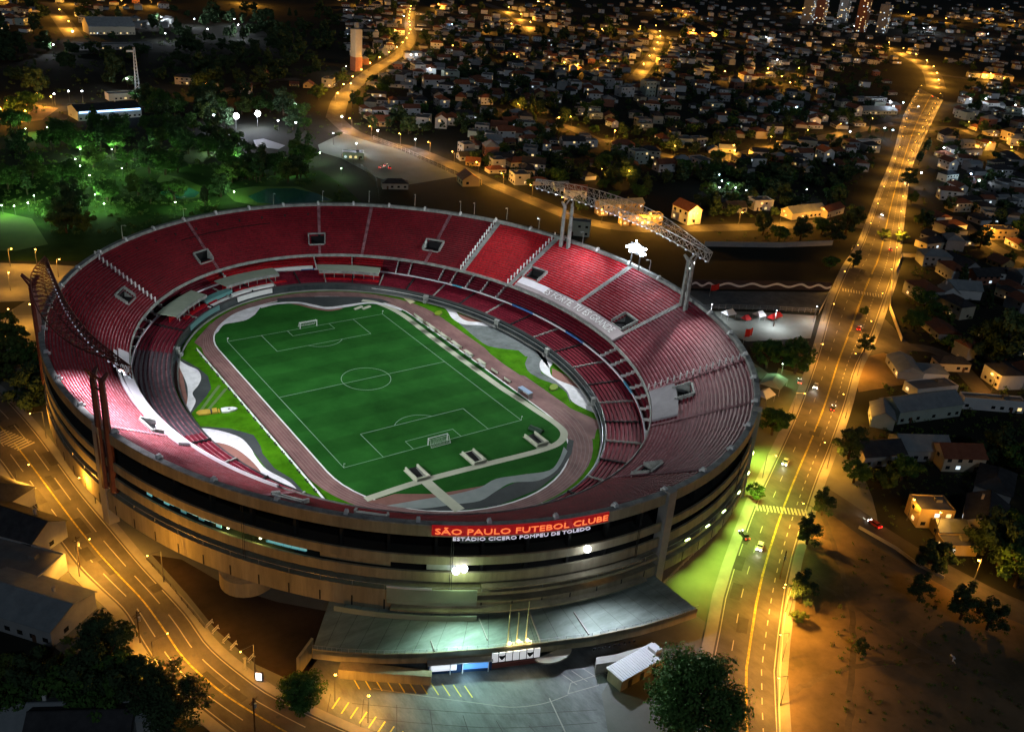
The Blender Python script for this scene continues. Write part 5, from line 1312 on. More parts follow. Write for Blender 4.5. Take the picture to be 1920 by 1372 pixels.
for x, y, s in GREENS: lamp(at(x, y), 'green', 8000*s, 4.5, 0, 0, .32)
# green-white wash lamps on the plaza to the right, and cool ones over the front plaza
for x, y, en in ((1330, 600, 6500), (1450, 612, 6500), (1525, 604, 3500)): lamp(at(x, y), 'white', en, 8, 1.2, R(220), .2)
lamp(at(1462, 715), 'green', 2600, 8, 1.2, R(200), .2)  # unseen lamp post added to keep the right plaza green
for x, y in ((628, 1314), (690, 1354)):
    lamp(at(x, y), 'amber', 4500, 6, 1.2, R(60), .28, 'lit yellow lamp at the slanted bays of the front plaza', wide=176)
# two big park floodlights
for x, y, d in ((443, 234, 'left of the pair'), (483, 229, 'right of the pair')):
    p = at(x, y+10); e = empty('park_floodlight', p, R(30), 'dazzling white park floodlight on a mast beyond the pools, %s' % d, 'floodlight', 'park floodlights')
    f = MB(); f.tube((0, 0, 0), (0, 0, 9), .2, .14, 6); f.build('mast', m_pole, e)
    f = MB(); f.box((0, 0, 9), (3.6, .8, 2.6)); f.build('frame', m_pole, e)
    f = MB(); f.ball((0, -.6, 10.3), 2.1, nu=12, nv=8); f.build('lens', bpy.data.materials.get('park_glow') or emis('park_glow', (.92, .92, 1.0), 30), e, smooth=True)
    light('POINT', p+Vector((0, -4.5, 10)), 26000, (.8, .85, 1), size=1)

p = at(505, 275, 12); light('SPOT', p, 60000, (1, .95, 1), p-Vector((0, 0, 12)), .5, 70, .5)  # spot added without a fitting, to brighten the white court
# ================================================================== TREES
m_bark = mat('bark', (0.05, 0.035, 0.025), 0.95, (0.09, 0.07, 0.05), 1.5)
def leaf_mat(name, c, c2):
    m = mat(name, c, 0.85, c2, 0.55, spec=.15, detail=3); return m
LM = [leaf_mat('leaf_deep', (0.035, 0.095, 0.022), (0.085, 0.17, 0.04)), leaf_mat('leaf_olive', (0.055, 0.095, 0.022), (0.10, 0.15, 0.04)), leaf_mat('leaf_dusky', (0.025, 0.055, 0.024), (0.06, 0.10, 0.045))]
def tree_proto(name, R_, H, sq, n_cl, per, ls, seed, lm, style='round'):
    r = random.Random(seed); e = empty(name, (0, 0, 0))
    t = MB(); th = H-R_*sq*1.05
    t.tube((0, 0, 0), (r.uniform(-.3, .3), r.uniform(-.3, .3), th*.6), R_*.085, R_*.06, 7)
    top = Vector((0, 0, th*.6)); cen = Vector((0, 0, H-R_*sq)); cl = []
    for i in range(n_cl):
        while True:
            v = Vector((r.uniform(-1, 1), r.uniform(-1, 1), r.uniform(-.85, 1)))
            if .25 < v.length < 1: break
        v = v*(.55+.45*r.random())/max(.45, v.length)*v.length**.5
        if style == 'cone': k = max(.12, 1-(v.z+1)*.46); v.x *= k; v.y *= k
        c = cen+Vector((v.x*R_, v.y*R_, v.z*R_*sq)); cl.append((c, R_*r.uniform(.2, .36)))
    for c, q in cl[::3]:
        m_ = top.lerp(c, .5)+Vector((0, 0, -R_*.08)); t.tube(top, m_, R_*.04, R_*.025, 5, cap=False); t.tube(m_, c, R_*.025, R_*.01, 4, cap=False)
    t.build('trunk', m_bark, e)
    b = MB()
    for c, q in cl:
        for i in range(per):
            v = Vector((r.gauss(0, 1), r.gauss(0, 1), r.gauss(0, 1))).normalized()*q*r.uniform(.5, 1.05); v.z *= .75
            p = c+v; n = (v.normalized()+Vector((r.uniform(-.7, .7), r.uniform(-.7, .7), r.uniform(-.2, .9)))).normalized()
            x = n.orthogonal().normalized(); x = Matrix.Rotation(r.uniform(0, 6.28), 3, n) @ x; y = n.cross(x); s = ls*r.uniform(.6, 1.3)
            b.poly([p-x*s, p-y*s*.55, p+x*s, p+y*s*.55])
    b.build('crown', lm, e); return e
TP = [tree_proto('tree', 5.0, 9.5, .8, 26, 85, .42, 1, LM[0]), tree_proto('tree', 4.4, 8, .85, 22, 85, .4, 2, LM[1]), tree_proto('tree', 5.6, 12, 1.0, 30, 85, .46, 3, LM[2]), tree_proto('tree', 3.6, 12, 1.6, 24, 80, .42, 4, LM[2], 'cone'), tree_proto('tree', 5.2, 8.5, .62, 22, 80, .42, 5, LM[0])]
TDESC = ['broad dark green tree', 'olive green rounded tree', 'tall dusky tree', 'narrow tapering dark tree', 'low spreading green tree']
TUSED = set(); TPOS = []
def tree(p, k, s, rz=None, desc=None, sz=1.0):
    o = TP[k] if k not in TUSED else copy_tree(TP[k]); TUSED.add(k)
    o.location = p; o.scale = (s, s, s*sz); o.rotation_euler = (0, 0, rng.uniform(0, 6.28) if rz is None else rz)
    o['category'] = 'tree'; o['group'] = 'trees around the stadium'; later(o, desc or (TDESC[k]+' '+region(p)), p); TPOS.append((p[0], p[1], 5*s))
BIG = tree_proto('tree', 11.5, 21, .78, 110, 170, .4, 11, leaf_mat('leaf_lamplit', (0.05, 0.12, 0.03), (0.11, 0.22, 0.06))); BIG.location = at(1292, 1378); BIG.rotation_euler = (0, 0, .5)  # brighter leaf colour puts the plaza light into this crown
tag(BIG, 'huge dense green leafy tree at bottom edge right of the front plaza', 'tree', 'trees around the stadium')
B2 = tree_proto('tree', 8.0, 19, 1.05, 60, 130, .4, 12, LM[2]); B2.location = at(318, 1378)
tag(B2, 'tall shadowy tree at bottom edge against the left avenue', 'tree', 'trees around the stadium')
B3 = tree_proto('tree', 5.6, 8.2, .66, 46, 110, .34, 13, LM[0]); B3.location = at(567, 1325)
tag(B3, 'round bushy tree between the left avenue and the front plaza', 'tree', 'trees around the stadium')
for x, y, s, k, d in ((1436, 690, 1.5, 0, None), (1490, 700, 1.65, 0, None), (1447, 815, 1.25, 0, 'dark round tree at the foot of the right facade, below the tents'), (1412, 936, .75, 1, 'small lone round tree on the green plaza by the avenue'),
                      (205, 1262, 1.3, 2, None), (222, 1300, 1.2, 0, None), (250, 1330, 1.2, 2, None), (120, 1330, 1.3, 0, None), (60, 1325, 1.0, 2, None), (20, 1345, 1.1, 0, None), (165, 1318, 1.2, 2, None), (195, 1360, 1.2, 0, None), (10, 1275, .8, 1, None), (80, 1290, .8, 2, None), (180, 1225, .8, 2, None),
                      (60, 770, 1.5, 2, None), (85, 740, 1.2, 0, None), (20, 700, 1.6, 1, None), (5, 640, 1.5, 1, None), (55, 690, 1.2, 0, None), (28, 655, 1.2, 1, None), (-5, 720, 1.4, 1, None),
                      (1748, 1072, .95, 2, None), (1870, 1060, 1.5, 2, None), (1905, 1100, 1.6, 0, None), (1840, 1040, 1.1, 2, None), (1910, 1030, 1.4, 0, None), (1880, 690, 2.1, 2, None), (1830, 670, 1.5, 2, None), (1915, 650, 1.8, 0, None), (1770, 610, 1.0, 1, None), (1725, 600, .9, 1, None), (1745, 580, .8, 1, None),
                      (1620, 660, .7, 2, None), (1618, 590, .6, 1, None), (1540, 965, .75, 2, None), (1512, 1020, .8, 2, None), (1500, 1130, .8, 2, None), (1497, 1165, .5, 1, None), (1590, 860, 1.1, 2, None), (1690, 900, 1.1, 0, None), (1600, 905, 1.0, 0, None), (1655, 915, 1.0, 1, None), (1860, 870, 1.3, 2, None), (1905, 890, 1.4, 0, None),
                      (1690, 455, 1.0, 1, None), (1655, 450, .9, 1, None), (1560, 455, 1.2, 2, None), (1585, 440, 1.3, 2, None), (1540, 440, 1.2, 0, None), (1600, 425, 1.2, 2, None), (1500, 450, 1.2, 2, None), (1460, 452, 1.1, 0, None), (1430, 440, 1.2, 2, None), (1735, 290, 1.3, 3, None), (1722, 310, 1.2, 3, None), (1708, 380, 1.1, 1, None), (1720, 420, 1.0, 1, None), (1700, 350, 1.2, 2, None), (1600, 500, .8, 2, None), (1555, 505, .9, 0, None),
                      (1720, 1125, .7, 2, None), (1800, 1160, .9, 2, None), (1850, 1180, .8, 2, None), (1610, 1225, .4, 2, None)):
    tree(at(x, y), k, s, None, d)
# blocked ground: roads etc.
LINES = [(ST1, 6), (ST2, 8), (ST3, 8), (ST4, 8), (ST5, 9), (ST6, 10), (ST7, 11), (ST8, 8), (ST9, 14), (ST10, 13), (ST11, 11), (ST12, 12), (ST13, 8), (lerp_line(AL, AR, .5), 20), (lerp_line(LL, LR, .5), 17), (W([(1742, 200), (1752, 150)]), 32)]
def clear(p, m=0):
    for L, d in LINES:
        for a, c in zip(L, L[1:]):
            vx, vy = c[0]-a[0], c[1]-a[1]; q = vx*vx+vy*vy or 1; t = max(0, min(1, ((p[0]-a[0])*vx+(p[1]-a[1])*vy)/q))
            if math.hypot(a[0]+vx*t-p[0], a[1]+vy*t-p[1]) < d+m: return False
    return math.hypot((p[0]-7)/146, (p[1]+10)/172) > 1
HPOS = []
# ================================================================== HOUSES
WALLS = {'white': mat('white_plaster', (0.62, 0.63, 0.64), .85, (0.72, 0.73, 0.73), .2), 'cream': mat('cream_plaster', (0.52, 0.46, 0.34), .85, (0.6, 0.54, 0.42), .2), 'grey': mat('grey_plaster', (0.3, 0.31, 0.32), .9, (0.38, 0.39, 0.4), .2), 'ochre': mat('ochre_plaster', (0.45, 0.33, 0.14), .85, (0.52, 0.4, 0.2), .2), 'brick': mat('brick_wall', (0.28, 0.12, 0.08), .9, (0.34, 0.16, 0.11), .4), 'pale green': mat('green_plaster', (0.4, 0.48, 0.42), .85, (0.48, 0.55, 0.49), .2)}
ROOFS = {'terracotta': mat('terracotta_tiles', (0.16, 0.06, 0.035), .85, (0.22, 0.09, 0.055), .5), 'dark': mat('dark_tiles', (0.035, 0.035, 0.04), .8, (0.06, 0.06, 0.065), .5), 'metal': mat('sheet_roof', (0.22, 0.25, 0.27), .55, (0.3, 0.33, 0.35), .3), 'slab': mat('slab_roof', (0.14, 0.14, 0.14), .9, (0.2, 0.2, 0.195), .2)}
m_pane = mat('dark_window', (0.015, 0.018, 0.022), .2, spec=.5)
m_lit = emis('warm_lit_window', (1.0, 0.7, 0.3), 1.3); m_litw = emis('cool_lit_window', (0.75, 0.9, 1.0), 1.2)
m_door = mat('wood_door', (0.1, 0.05, 0.03), .7)
def house_parts(e, w_, d_, h, wall, roof, kind, storeys, r, lit=.15, detail=True, ridge=None):
    f = MB(); f.box((0, 0, 0), (w_, d_, h))
    rh = (ridge or min(w_, d_)*.28)
    if kind == 'gable':
        for s in (-1, 1): f.poly([(s*w_/2, -d_/2, h), (s*w_/2, d_/2, h), (s*w_/2, 0, h+rh)][::s])
    if kind == 'flat':
        t = .25
        for cx_, cy_, sx, sy in ((0, -d_/2+t/2, w_, t), (0, d_/2-t/2, w_, t), (-w_/2+t/2, 0, t, d_-2*t), (w_/2-t/2, 0, t, d_-2*t)): f.box((cx_, cy_, h), (sx, sy, .55))
    f.build('wall', WALLS[wall], e)
    f = MB(); a, q, z = w_/2+.45, d_/2+.45, h+.03
    if kind == 'gable':
        for s in (-1, 1):
            P_ = [(-a, s*q, z-.15), (a, s*q, z-.15), (a, 0, h+rh+.1), (-a, 0, h+rh+.1)]
            f.poly(P_[::1 if s < 0 else -1]); f.poly([(x, y, zz-.18) for x, y, zz in P_][::-1 if s < 0 else 1])
            f.poly([P_[0], P_[1], (a, s*q, z-.33), (-a, s*q, z-.33)])
            f.poly([(s*a, -q, z-.15), (s*a, 0, h+rh+.1), (s*a, 0, h+rh-.08), (s*a, -q, z-.33)]); f.poly([(s*a, q, z-.15), (s*a, 0, h+rh+.1), (s*a, 0, h+rh-.08), (s*a, q, z-.33)])
        f.box((0, 0, h+rh), (2*a, .3, .22))
    elif kind == 'hip':
        k = max(.3, a-q*.9) if a > q else .3
        if a < q: k = .3
        A, B_, C, D = (-a, -q, z), (a, -q, z), (a, q, z), (-a, q, z); E_, F_ = (-k, 0, h+rh), (k, 0, h+rh)
        f.poly([A, B_, F_, E_]); f.poly([C, D, E_, F_]); f.poly([B_, C, F_]); f.poly([D, A, E_]); f.poly([D, C, B_, A])
        f.tube(E_, F_, .16, k=4)
    else:
        f.box((0, 0, h+.02), (w_-.56, d_-.56, .12)); f.box((w_*.22, d_*.15, h+.14), (2.0, 1.8, 1.1))
    rf = f.build('roof', ROOFS[roof], e)
    if r.random() < .4 and kind != 'flat':
        f = MB(); f.box((w_*.2, d_*.18, h), (.7, .7, rh+.6)); f.build('chimney', WALLS[wall], rf)
    n = max(2, int(w_/3.4))
    for st in range(storeys):
        z = 1.0+st*(h/storeys)
        for sd in (-1, 1):
            for i in range(n):
                if r.random() < .25: continue
                x = -w_/2+w_*(i+.5)/n; m = r.choice([m_lit, m_lit, m_litw]) if r.random() < lit else m_pane
                f = MB(); f.box((x, sd*(d_/2+.02), z), (1.5, .08, 1.25)); f.build('window', m, e)
        for sd in (-1, 1):
            if r.random() < .7:
                m = m_lit if r.random() < lit else m_pane
                f = MB(); f.box((sd*(w_/2+.02), d_*r.uniform(-.25, .25), z), (.08, 1.5, 1.25)); f.build('window', m, e)
    f = MB(); f.box((-w_*.3 if r.random() < .5 else w_*.3, -d_/2-.03, 0), (1.1, .1, 2.1)); f.build('door', m_door, e)
    if detail and r.random() < .6:
        f = MB(); f.box((0, -d_/2-1.2, 2.6), (w_*.5, 2.4, .16)); f.build('porch_roof', ROOFS['slab'], e)
        for s in (-1, 1):
            f = MB(); f.box((s*w_*.22, -d_/2-2.2, 0), (.22, .22, 2.6)); f.build('porch_post', WALLS[wall], e)
KINDS = [('white', 'dark', 'hip', 1), ('white', 'terracotta', 'gable', 2), ('grey', 'slab', 'flat', 2), ('cream', 'terracotta', 'hip', 1), ('white', 'slab', 'flat', 2), ('grey', 'dark', 'gable', 1), ('pale green', 'slab', 'flat', 2), ('ochre', 'terracotta', 'gable', 1), ('white', 'metal', 'gable', 1), ('brick', 'metal', 'hip', 2), ('cream', 'dark', 'hip', 2), ('white', 'terracotta', 'hip', 2)]
HP = []; HUSED = set()
for i, (wl, rf, kd, st) in enumerate(KINDS):
    r = random.Random(100+i); e = empty('house', (0, 0, 0))
    house_parts(e, r.uniform(10, 15), r.uniform(8, 10.5), 3.1*st+.2, wl, rf, kd, st, r, .1); HP.append(e)
def hdesc(k):
    wl, rf, kd, st = KINDS[k]
    return '%s %s house, %s roof' % ('two-storey' if st == 2 else 'low', wl, 'flat' if kd == 'flat' else rf+' '+{'hip': 'hipped', 'gable': 'gabled'}[kd])
def house(p, k, rz, s=1.0, sz=1.0):
    o = HP[k] if k not in HUSED else copy_tree(HP[k]); HUSED.add(k)
    o.location = p; o.rotation_euler = (0, 0, rz); o.scale = (s, s, s*sz); o['category'] = 'house'; o['group'] = 'houses of the town'
    later(o, hdesc(k)+' '+region(p), p); HPOS.append((p[0], p[1], 8.5*s))
def free(p, m):
    for q in HPOS:
        if math.hypot(q[0]-p[0], q[1]-p[1]) < q[2]+m: return False
    return True
# --- one-off buildings near the right edge
def special(px, py, w_, d_, h, rz, wall, roof, kind, st, label, cat='house', lit=.15, seed=1, name='house', ridge=None):
    p = at(px, py); e = empty(name, p, R(rz), label, cat); house_parts(e, w_, d_, h, wall, roof, kind, st, random.Random(seed), lit, False, ridge); HPOS.append((p.x, p.y, max(w_, d_)*.6)); return e
h1 = special(1738, 975, 11, 8.5, 6.2, -32, 'ochre', 'slab', 'flat', 2, 'ochre two-storey corner house with lit window and flat roof above vacant lot', lit=.4, seed=5)
special(1775, 1000, 9, 7, 3.2, -32, 'ochre', 'metal', 'gable', 1, 'low ochre annex with sheet roof right of the corner house', seed=6)
special(1842, 985, 17, 12, 5.0, 28, 'cream', 'dark', 'gable', 1, 'large dark-roofed house with pale gable behind the ochre corner house', seed=7)
special(1790, 1030, 10, 6, 3.0, -32, 'ochre', 'slab', 'flat', 1, 'yellow garage with wide dark doorway beside the lower side street', seed=8, cat='garage')
special(1722, 775, 30, 11, 5.5, -14, 'pale green', 'metal', 'gable', 1, 'long pale green shed with sheet metal roof right of the avenue', 'shed', 0, 9, 'shed')
special(1650, 790, 12, 8, 4.5, 40, 'pale green', 'metal', 'gable', 1, 'small pale shed with metal roof next to avenue, left of long shed', 'shed', 0, 10, 'shed')
special(1742, 735, 20, 8, 3.6, -16, 'white', 'slab', 'flat', 1, 'white bungalow with bright lit veranda above the long shed', lit=.8, seed=11)
special(1855, 765, 24, 5, 4.5, -36, 'white', 'slab', 'flat', 1, 'long narrow white block with a row of dark windows on dark slope', seed=12)
special(1800, 555, 17, 9, 5.2, -35, 'white', 'metal', 'gable', 1, 'white house with steep pale metal gable roof beyond side street fork', seed=13, ridge=3.4)
special(1775, 560, 10, 8, 5.0, 50, 'white', 'metal', 'gable', 1, 'white wing house with pale gable roof touching the steep-roofed one', seed=14, ridge=3)
special(1838, 528, 15, 10, 5.0, -20, 'brick', 'dark', 'gable', 2, 'pinkish brick house with dark gable roof behind the steep white one', seed=15)
special(1745, 463, 18, 9, 4.0, -8, 'cream', 'dark', 'hip', 1, 'long cream house with dark hipped roof below the amber street', lit=.3, seed=16)
special(1872, 445, 18, 10, 6.0, -24, 'ochre', 'slab', 'flat', 2, 'ochre two-storey block on the amber street right of avenue', lit=.3, seed=17)
special(1780, 690, 14, 7, 3.6, -30, 'cream', 'dark', 'hip', 1, 'low cream house with dark hipped roof beside the upper side street', seed=18)
special(1870, 330, 16, 12, 6.5, -20, 'white', 'dark', 'hip', 2, 'white two-storey house with dark hip roof at far right', seed=19)
special(1905, 355, 12, 10, 6.5, 30, 'white', 'slab', 'flat', 2, 'white two-storey cube house right of the hip-roofed one', seed=20)
special(1885, 385, 14, 9, 3.4, -15, 'white', 'slab', 'flat', 1, 'white low walled house below the white cube house', seed=21)
special(1815, 290, 24, 9, 4.2, -8, 'white', 'slab', 'flat', 1, 'long white building lit blue along its left end', lit=.4, seed=22)
special(1640, 195, 26, 9, 6.2, -4, 'white', 'slab', 'flat', 2, 'wide white building with dark window strip left of the far avenue', seed=23)
special(1640, 212, 44, 16, 4.0, -14, 'pale green', 'metal', 'gable', 1, 'large pale metal-roofed hall lit cool, left of the far avenue', 'hall', .1, 24, 'hall', 3)
special(1620, 270, 34, 4, 3.4, -10, 'white', 'slab', 'flat', 1, 'white walled strip building on the dark hollow edge', 'building', 0, 25)
special(1505, 405, 30, 10, 4.5, -4, 'cream', 'metal', 'gable', 1, 'cream hall with metal roof on the amber lane above the hollow', 'hall', .2, 26, 'hall')
special(1555, 402, 22, 8, 4.5, 10, 'cream', 'terracotta', 'gable', 1, 'cream gabled building at the right end of amber lane', seed=27)
special(1195, 305, 12, 10, 9, -8, 'pale green', 'slab', 'flat', 3, 'three-storey pale block lit teal, above the right truss', lit=.1, seed=28)
special(1213, 180, 12, 12, 15, -8, 'pale green', 'slab', 'flat', 4, 'four-storey pale green block, tallest of the town centre', lit=.15, seed=29)
special(1248, 185, 14, 12, 12, -8, 'white', 'dark', 'hip', 3, 'white three-storey block with dark hip roof right of tallest block', lit=.1, seed=30)
special(1170, 180, 16, 12, 9, -6, 'white', 'slab', 'flat', 3, 'white terraced block with banded front left of the tallest block', lit=.1, seed=31)
special(1135, 165, 14, 12, 10, -10, 'grey', 'slab', 'flat', 3, 'grey three-storey block left of the white terraced block', lit=.1, seed=32)
special(1000, 320, 16, 11, 6.4, -40, 'white', 'dark', 'gable', 2, 'white gabled house near the lane above the left end of truss', seed=33)
special(940, 302, 18, 10, 3.6, -25, 'white', 'dark', 'hip', 1, 'white low house with wide dark roof above the amber lane', seed=34)
special(1072, 275, 18, 10, 5.5, -20, 'white', 'dark', 'gable', 2, 'white house with large dark gable roof below the crooked amber lane', seed=35)
special(955, 235, 14, 10, 4, -10, 'brick', 'terracotta', 'gable', 1, 'red brick house glowing orange in the town middle', lit=.5, seed=36)
special(870, 222, 20, 12, 4, -12, 'white', 'dark', 'hip', 1, 'white bungalow with big dark roof above the car park lane', seed=37)
special(1085, 440, 12, 6, 8, -40, 'pale green', 'slab', 'flat', 2, 'pale teal block just behind the left truss pylon', lit=0, seed=38)
special(1160, 400, 30, 7, 7, -12, 'ochre', 'metal', 'gable', 2, 'amber lit long building seen through the truss', lit=.5, seed=39)
special(1200, 420, 26, 6, 6, -18, 'ochre', 'slab', 'flat', 2, 'amber lit flat block seen under the truss', lit=.5, seed=40)
special(1640, 860, 16, 10, 4.5, -20, 'grey', 'dark', 'gable', 1, 'dark gabled house in the block above the vacant lot, nearest the avenue', lit=.1, seed=61)
special(1720, 850, 18, 11, 4.5, -30, 'grey', 'metal', 'gable', 1, 'grey house with metal roof below the long pale shed', lit=.1, seed=62)
special(1790, 870, 15, 10, 5.5, -30, 'cream', 'terracotta', 'gable', 2, 'cream two-storey house with tiled roof above the corner house', lit=.2, seed=63)
special(1860, 920, 17, 11, 4.5, 25, 'grey', 'dark', 'hip', 1, 'grey house with dark hip roof at right edge above the corner house', lit=.1, seed=64)
# left side buildings
special(60, 1150, 25, 15, 5.0, -52, 'grey', 'metal', 'gable', 1, 'big warehouse with blue grey sheet roof below the left avenue', 'warehouse', 0, 41, 'warehouse', 2.0)
special(30, 1075, 22, 11, 5.0, -50, 'grey', 'slab', 'flat', 1, 'grey flat-roofed building above the blue-roofed warehouse', 'building', .1, 42)
special(40, 1010, 20, 12, 5.5, -55, 'grey', 'dark', 'gable', 1, 'dark-roofed grey house beside the left avenue', seed=43)
special(-5, 950, 16, 12, 5.5, -55, 'grey', 'dark', 'hip', 1, 'grey house with dark hip roof at the left edge', seed=44)
special(160, 1385, 20, 12, 4.5, -28, 'grey', 'dark', 'gable', 1, 'dark house roof at the bottom left corner', seed=46)
special(60, 1362, 14, 9, 4.0, -28, 'white', 'metal', 'gable', 1, 'pale-edged house at the bottom left corner', seed=47)
special(275, 1350, 9, 7, 4.0, -30, 'grey', 'metal', 'gable', 1, 'small pale-roofed house behind the tall shadowy tree', seed=48)
hg = special(198, 218, 46, 22, 7, 6, 'white', 'dark', 'gable', 1, 'dark hangar with blue lit front edge in the upper left park', 'hangar', 0, 49, 'hangar', 3)
f = MB(); f.box((0, -11.3, 5.6), (44, .3, 1.2)); f.build('light_strip', emis('blue_strip', (.35, .6, 1.0), 4), hg)
special(210, 92, 80, 12, 5, 4, 'grey', 'slab', 'flat', 1, 'long low grey building with lit windows in the upper left park', 'building', .6, 50)
special(205, 62, 50, 30, 9, 0, 'cream', 'metal', 'gable', 1, 'cream hall glowing yellow at the top left', 'hall', .6, 51, 'hall')
special(232, 186, 26, 10, 5, 4, 'cream', 'slab', 'flat', 1, 'cream service block behind the dark hangar', 'building', .4, 52)
special(662, 296, 14, 9, 4, -25, 'pale green', 'slab', 'flat', 1, 'small kiosk building lit warm beside the car park', 'kiosk', .9, 53, 'kiosk')
special(740, 352, 16, 8, 3.6, -22, 'grey', 'dark', 'hip', 1, 'dark-roofed hut at the near edge of car park', 'hut', 0, 54, 'hut')
# tower and lattice mast
p = at(668, 133); e = empty('water_tower', p, R(10), 'tall pale slab tower with small cap rising from dark trees', 'tower')
f = MB(); f.box((0, 0, 0), (9, 9, 14)); f.build('base', WALLS['brick'], e); f = MB(); f.box((0, 0, 14), (8.6, 8.6, 27)); f.build('shaft', WALLS['cream'], e); f = MB(); f.box((0, 0, 41), (3.4, 3.4, 6)); f.build('cap', WALLS['grey'], e)
light('POINT', p+Vector((-22, -22, 24)), 9000, (1, .95, .8), size=.5)
lamp(p+Vector((-22, -22, 0)), 'white', 900, 8, 0, 0, .3, 'lit white lamp at the foot of the pale tower')
p = at(260, 190); e = empty('lattice_mast', p, 0, 'slender lit lattice mast in the upper left park', 'mast'); f = MB()
for i in range(16):
    z0, z1 = i*2.6, (i+1)*2.6; w0, w1 = 1.8-.08*i, 1.8-.08*(i+1)
    for a, c in (((-1, -1), (1, -1)), ((1, -1), (1, 1)), ((1, 1), (-1, 1)), ((-1, 1), (-1, -1))):
        f.tube((a[0]*w0, a[1]*w0, z0), (a[0]*w1, a[1]*w1, z1), .2, k=4, cap=False); f.tube((a[0]*w0, a[1]*w0, z0), (c[0]*w1, c[1]*w1, z1), .14, k=3, cap=False)
f.build('lattice', m_white, e); f = MB(); f.box((-3, 0, 38), (6, .6, 1.4)); f.build('arm', m_white, e)
light('POINT', p+Vector((-8, -12, 12)), 3500, CYA, size=.5)
# apartment towers at the top edge
for i, (x, y, h, d) in enumerate(((1512, 46, 60, 'leftmost'), (1535, 45, 64, 'second from left'), (1578, 42, 66, 'middle'), (1612, 60, 58, 'second from right'), (1652, 62, 52, 'rightmost'))):
    p = at(x, y); e = empty('apartment_tower', p, R(20), 'tall apartment tower with scattered lit windows at top edge, %s of five' % d, 'apartment tower', 'apartment towers at the top edge')
    r = random.Random(i+70); f = MB(); f.box((0, 0, 0), (21, 18, h)); f.box((3, 0, h), (8, 8, 4)); f.build('wall', WALLS['brick'] if i % 2 else WALLS['grey'], e)
    for fl in range(int(h/3.2)):
        for k in range(5):
            m = m_lit if r.random() < .5 else m_litw
            if r.random() < .26:
                f = MB(); f.box((-8.4+k*4.2, -9.05, 1+fl*3.2), (2.4, .15, 1.9)); f.build('window', m, e)
            if r.random() < .12:
                f = MB(); f.box((-10.55, -7+k*3.4, 1+fl*3.2), (.15, 2, 1.9)); f.build('window', m, e)
    f = MB(); [f.box((-6.3+k*4.2, -9.15, 0), (.4, .3, h)) for k in range(4)]; f.build('pilaster', WALLS['cream'], e)
# --- the rest of the town, block by block
ZH = [((640, 90, 1000, 250), 95), ((960, 100, 1345, 320), 100), ((690, 10, 1300, 110), 8), ((790, 240, 1010, 345), 22), ((1340, 110, 1600, 250), 30), ((1340, 250, 1640, 310), 8), ((1770, 170, 1930, 430), 36), ((1300, 0, 1500, 110), 3), ((1720, 10, 1930, 170), 4), ((1690, 420, 1930, 720), 10), ((1640, 120, 1720, 230), 5), ((20, 5, 330, 60), 12), ((330, 140, 640, 180), 8), ((1260, 385, 1480, 420), 5), ((1040, 330, 1130, 380), 3)]
BAD = [(590, 240, 870, 385), (1560, 30, 1700, 75)]
for (x0, y0, x1, y1), n in ZH:
    c = 0
    for _ in range(n*14):
        if c >= n: break
        x, y = rng.uniform(x0, x1), rng.uniform(y0, y1)
        if any(q[0] < x < q[2] and q[1] < y < q[3] for q in BAD): continue
        p = at(x, y)
        if not clear(p, 5) or not free(p, 3.5): continue
        house(p, rng.randrange(len(HP)), R(rng.choice([-20, 70, -35, 55, -10, 80])+rng.uniform(-6, 6)), rng.uniform(.7, 1.2), rng.uniform(.85, 1.15)); c += 1
for i in range(len(HP)):
    if i not in HUSED: house(at(900+30*i, 60), i, 0)
# rows of tiny houses too far off to tell apart: one mass
def distant_houses(zones):
    b = MB(); r = random.Random(31); mats = [WALLS['white'], WALLS['cream'], WALLS['grey'], ROOFS['terracotta'], ROOFS['dark'], ROOFS['metal'], m_lit, m_litw, m_pane]
    for (x0, y0, x1, y1), n in zones:
        for _ in range(n):
            p = at(r.uniform(x0, x1), r.uniform(y0, y1))
            if not clear(p, 4) or not free(p, 2): continue
            w_, d_, h = r.uniform(9, 17), r.uniform(8, 12), r.choice([3.2, 3.4, 6.2, 6.5]); a = R(r.choice([-20, 70, -35, 55])+r.uniform(-8, 8)); wm = r.choice([0, 0, 1, 2, 2]); rm = r.choice([3, 3, 4, 4, 5])
            HPOS.append((p.x, p.y, 7)); b.box(p, (w_, d_, h), a, wm); ca, sa = math.cos(a), math.sin(a)
            def T(x, y, z): return (p.x+x*ca-y*sa, p.y+x*sa+y*ca, z)
            q, e_, rh = w_/2+.4, d_/2+.4, r.uniform(1.6, 2.6); k = w_*.5 if r.random() < .5 else w_*.15
            A, B_, C, D, E_, F2 = T(-q, -e_, h), T(q, -e_, h), T(q, e_, h), T(-q, e_, h), T(-k, 0, h+rh), T(k, 0, h+rh)
            for f_ in ((A, B_, F2, E_), (C, D, E_, F2), (B_, C, F2), (D, A, E_)): b.poly(f_, rm)
            for i in range(int(w_/3.5)):
                for st in range(1 if h < 4 else 2):
                    for sd in (-1, 1):
                        if r.random() < .7:
                            x = -w_/2+1.8+3.4*i; z = 1+3*st; m = 6 if r.random() < .12 else 7 if r.random() < .06 else 8
                            b.poly([T(x-.7, sd*(d_/2+.04), z), T(x+.7, sd*(d_/2+.04), z), T(x+.7, sd*(d_/2+.04), z+1.2), T(x-.7, sd*(d_/2+.04), z+1.2)][::-sd], m)
    o = b.build('distant_houses', mats); tag(o, 'mass of tiny pale houses covering the far hillside at the top', 'houses', None, 'stuff')
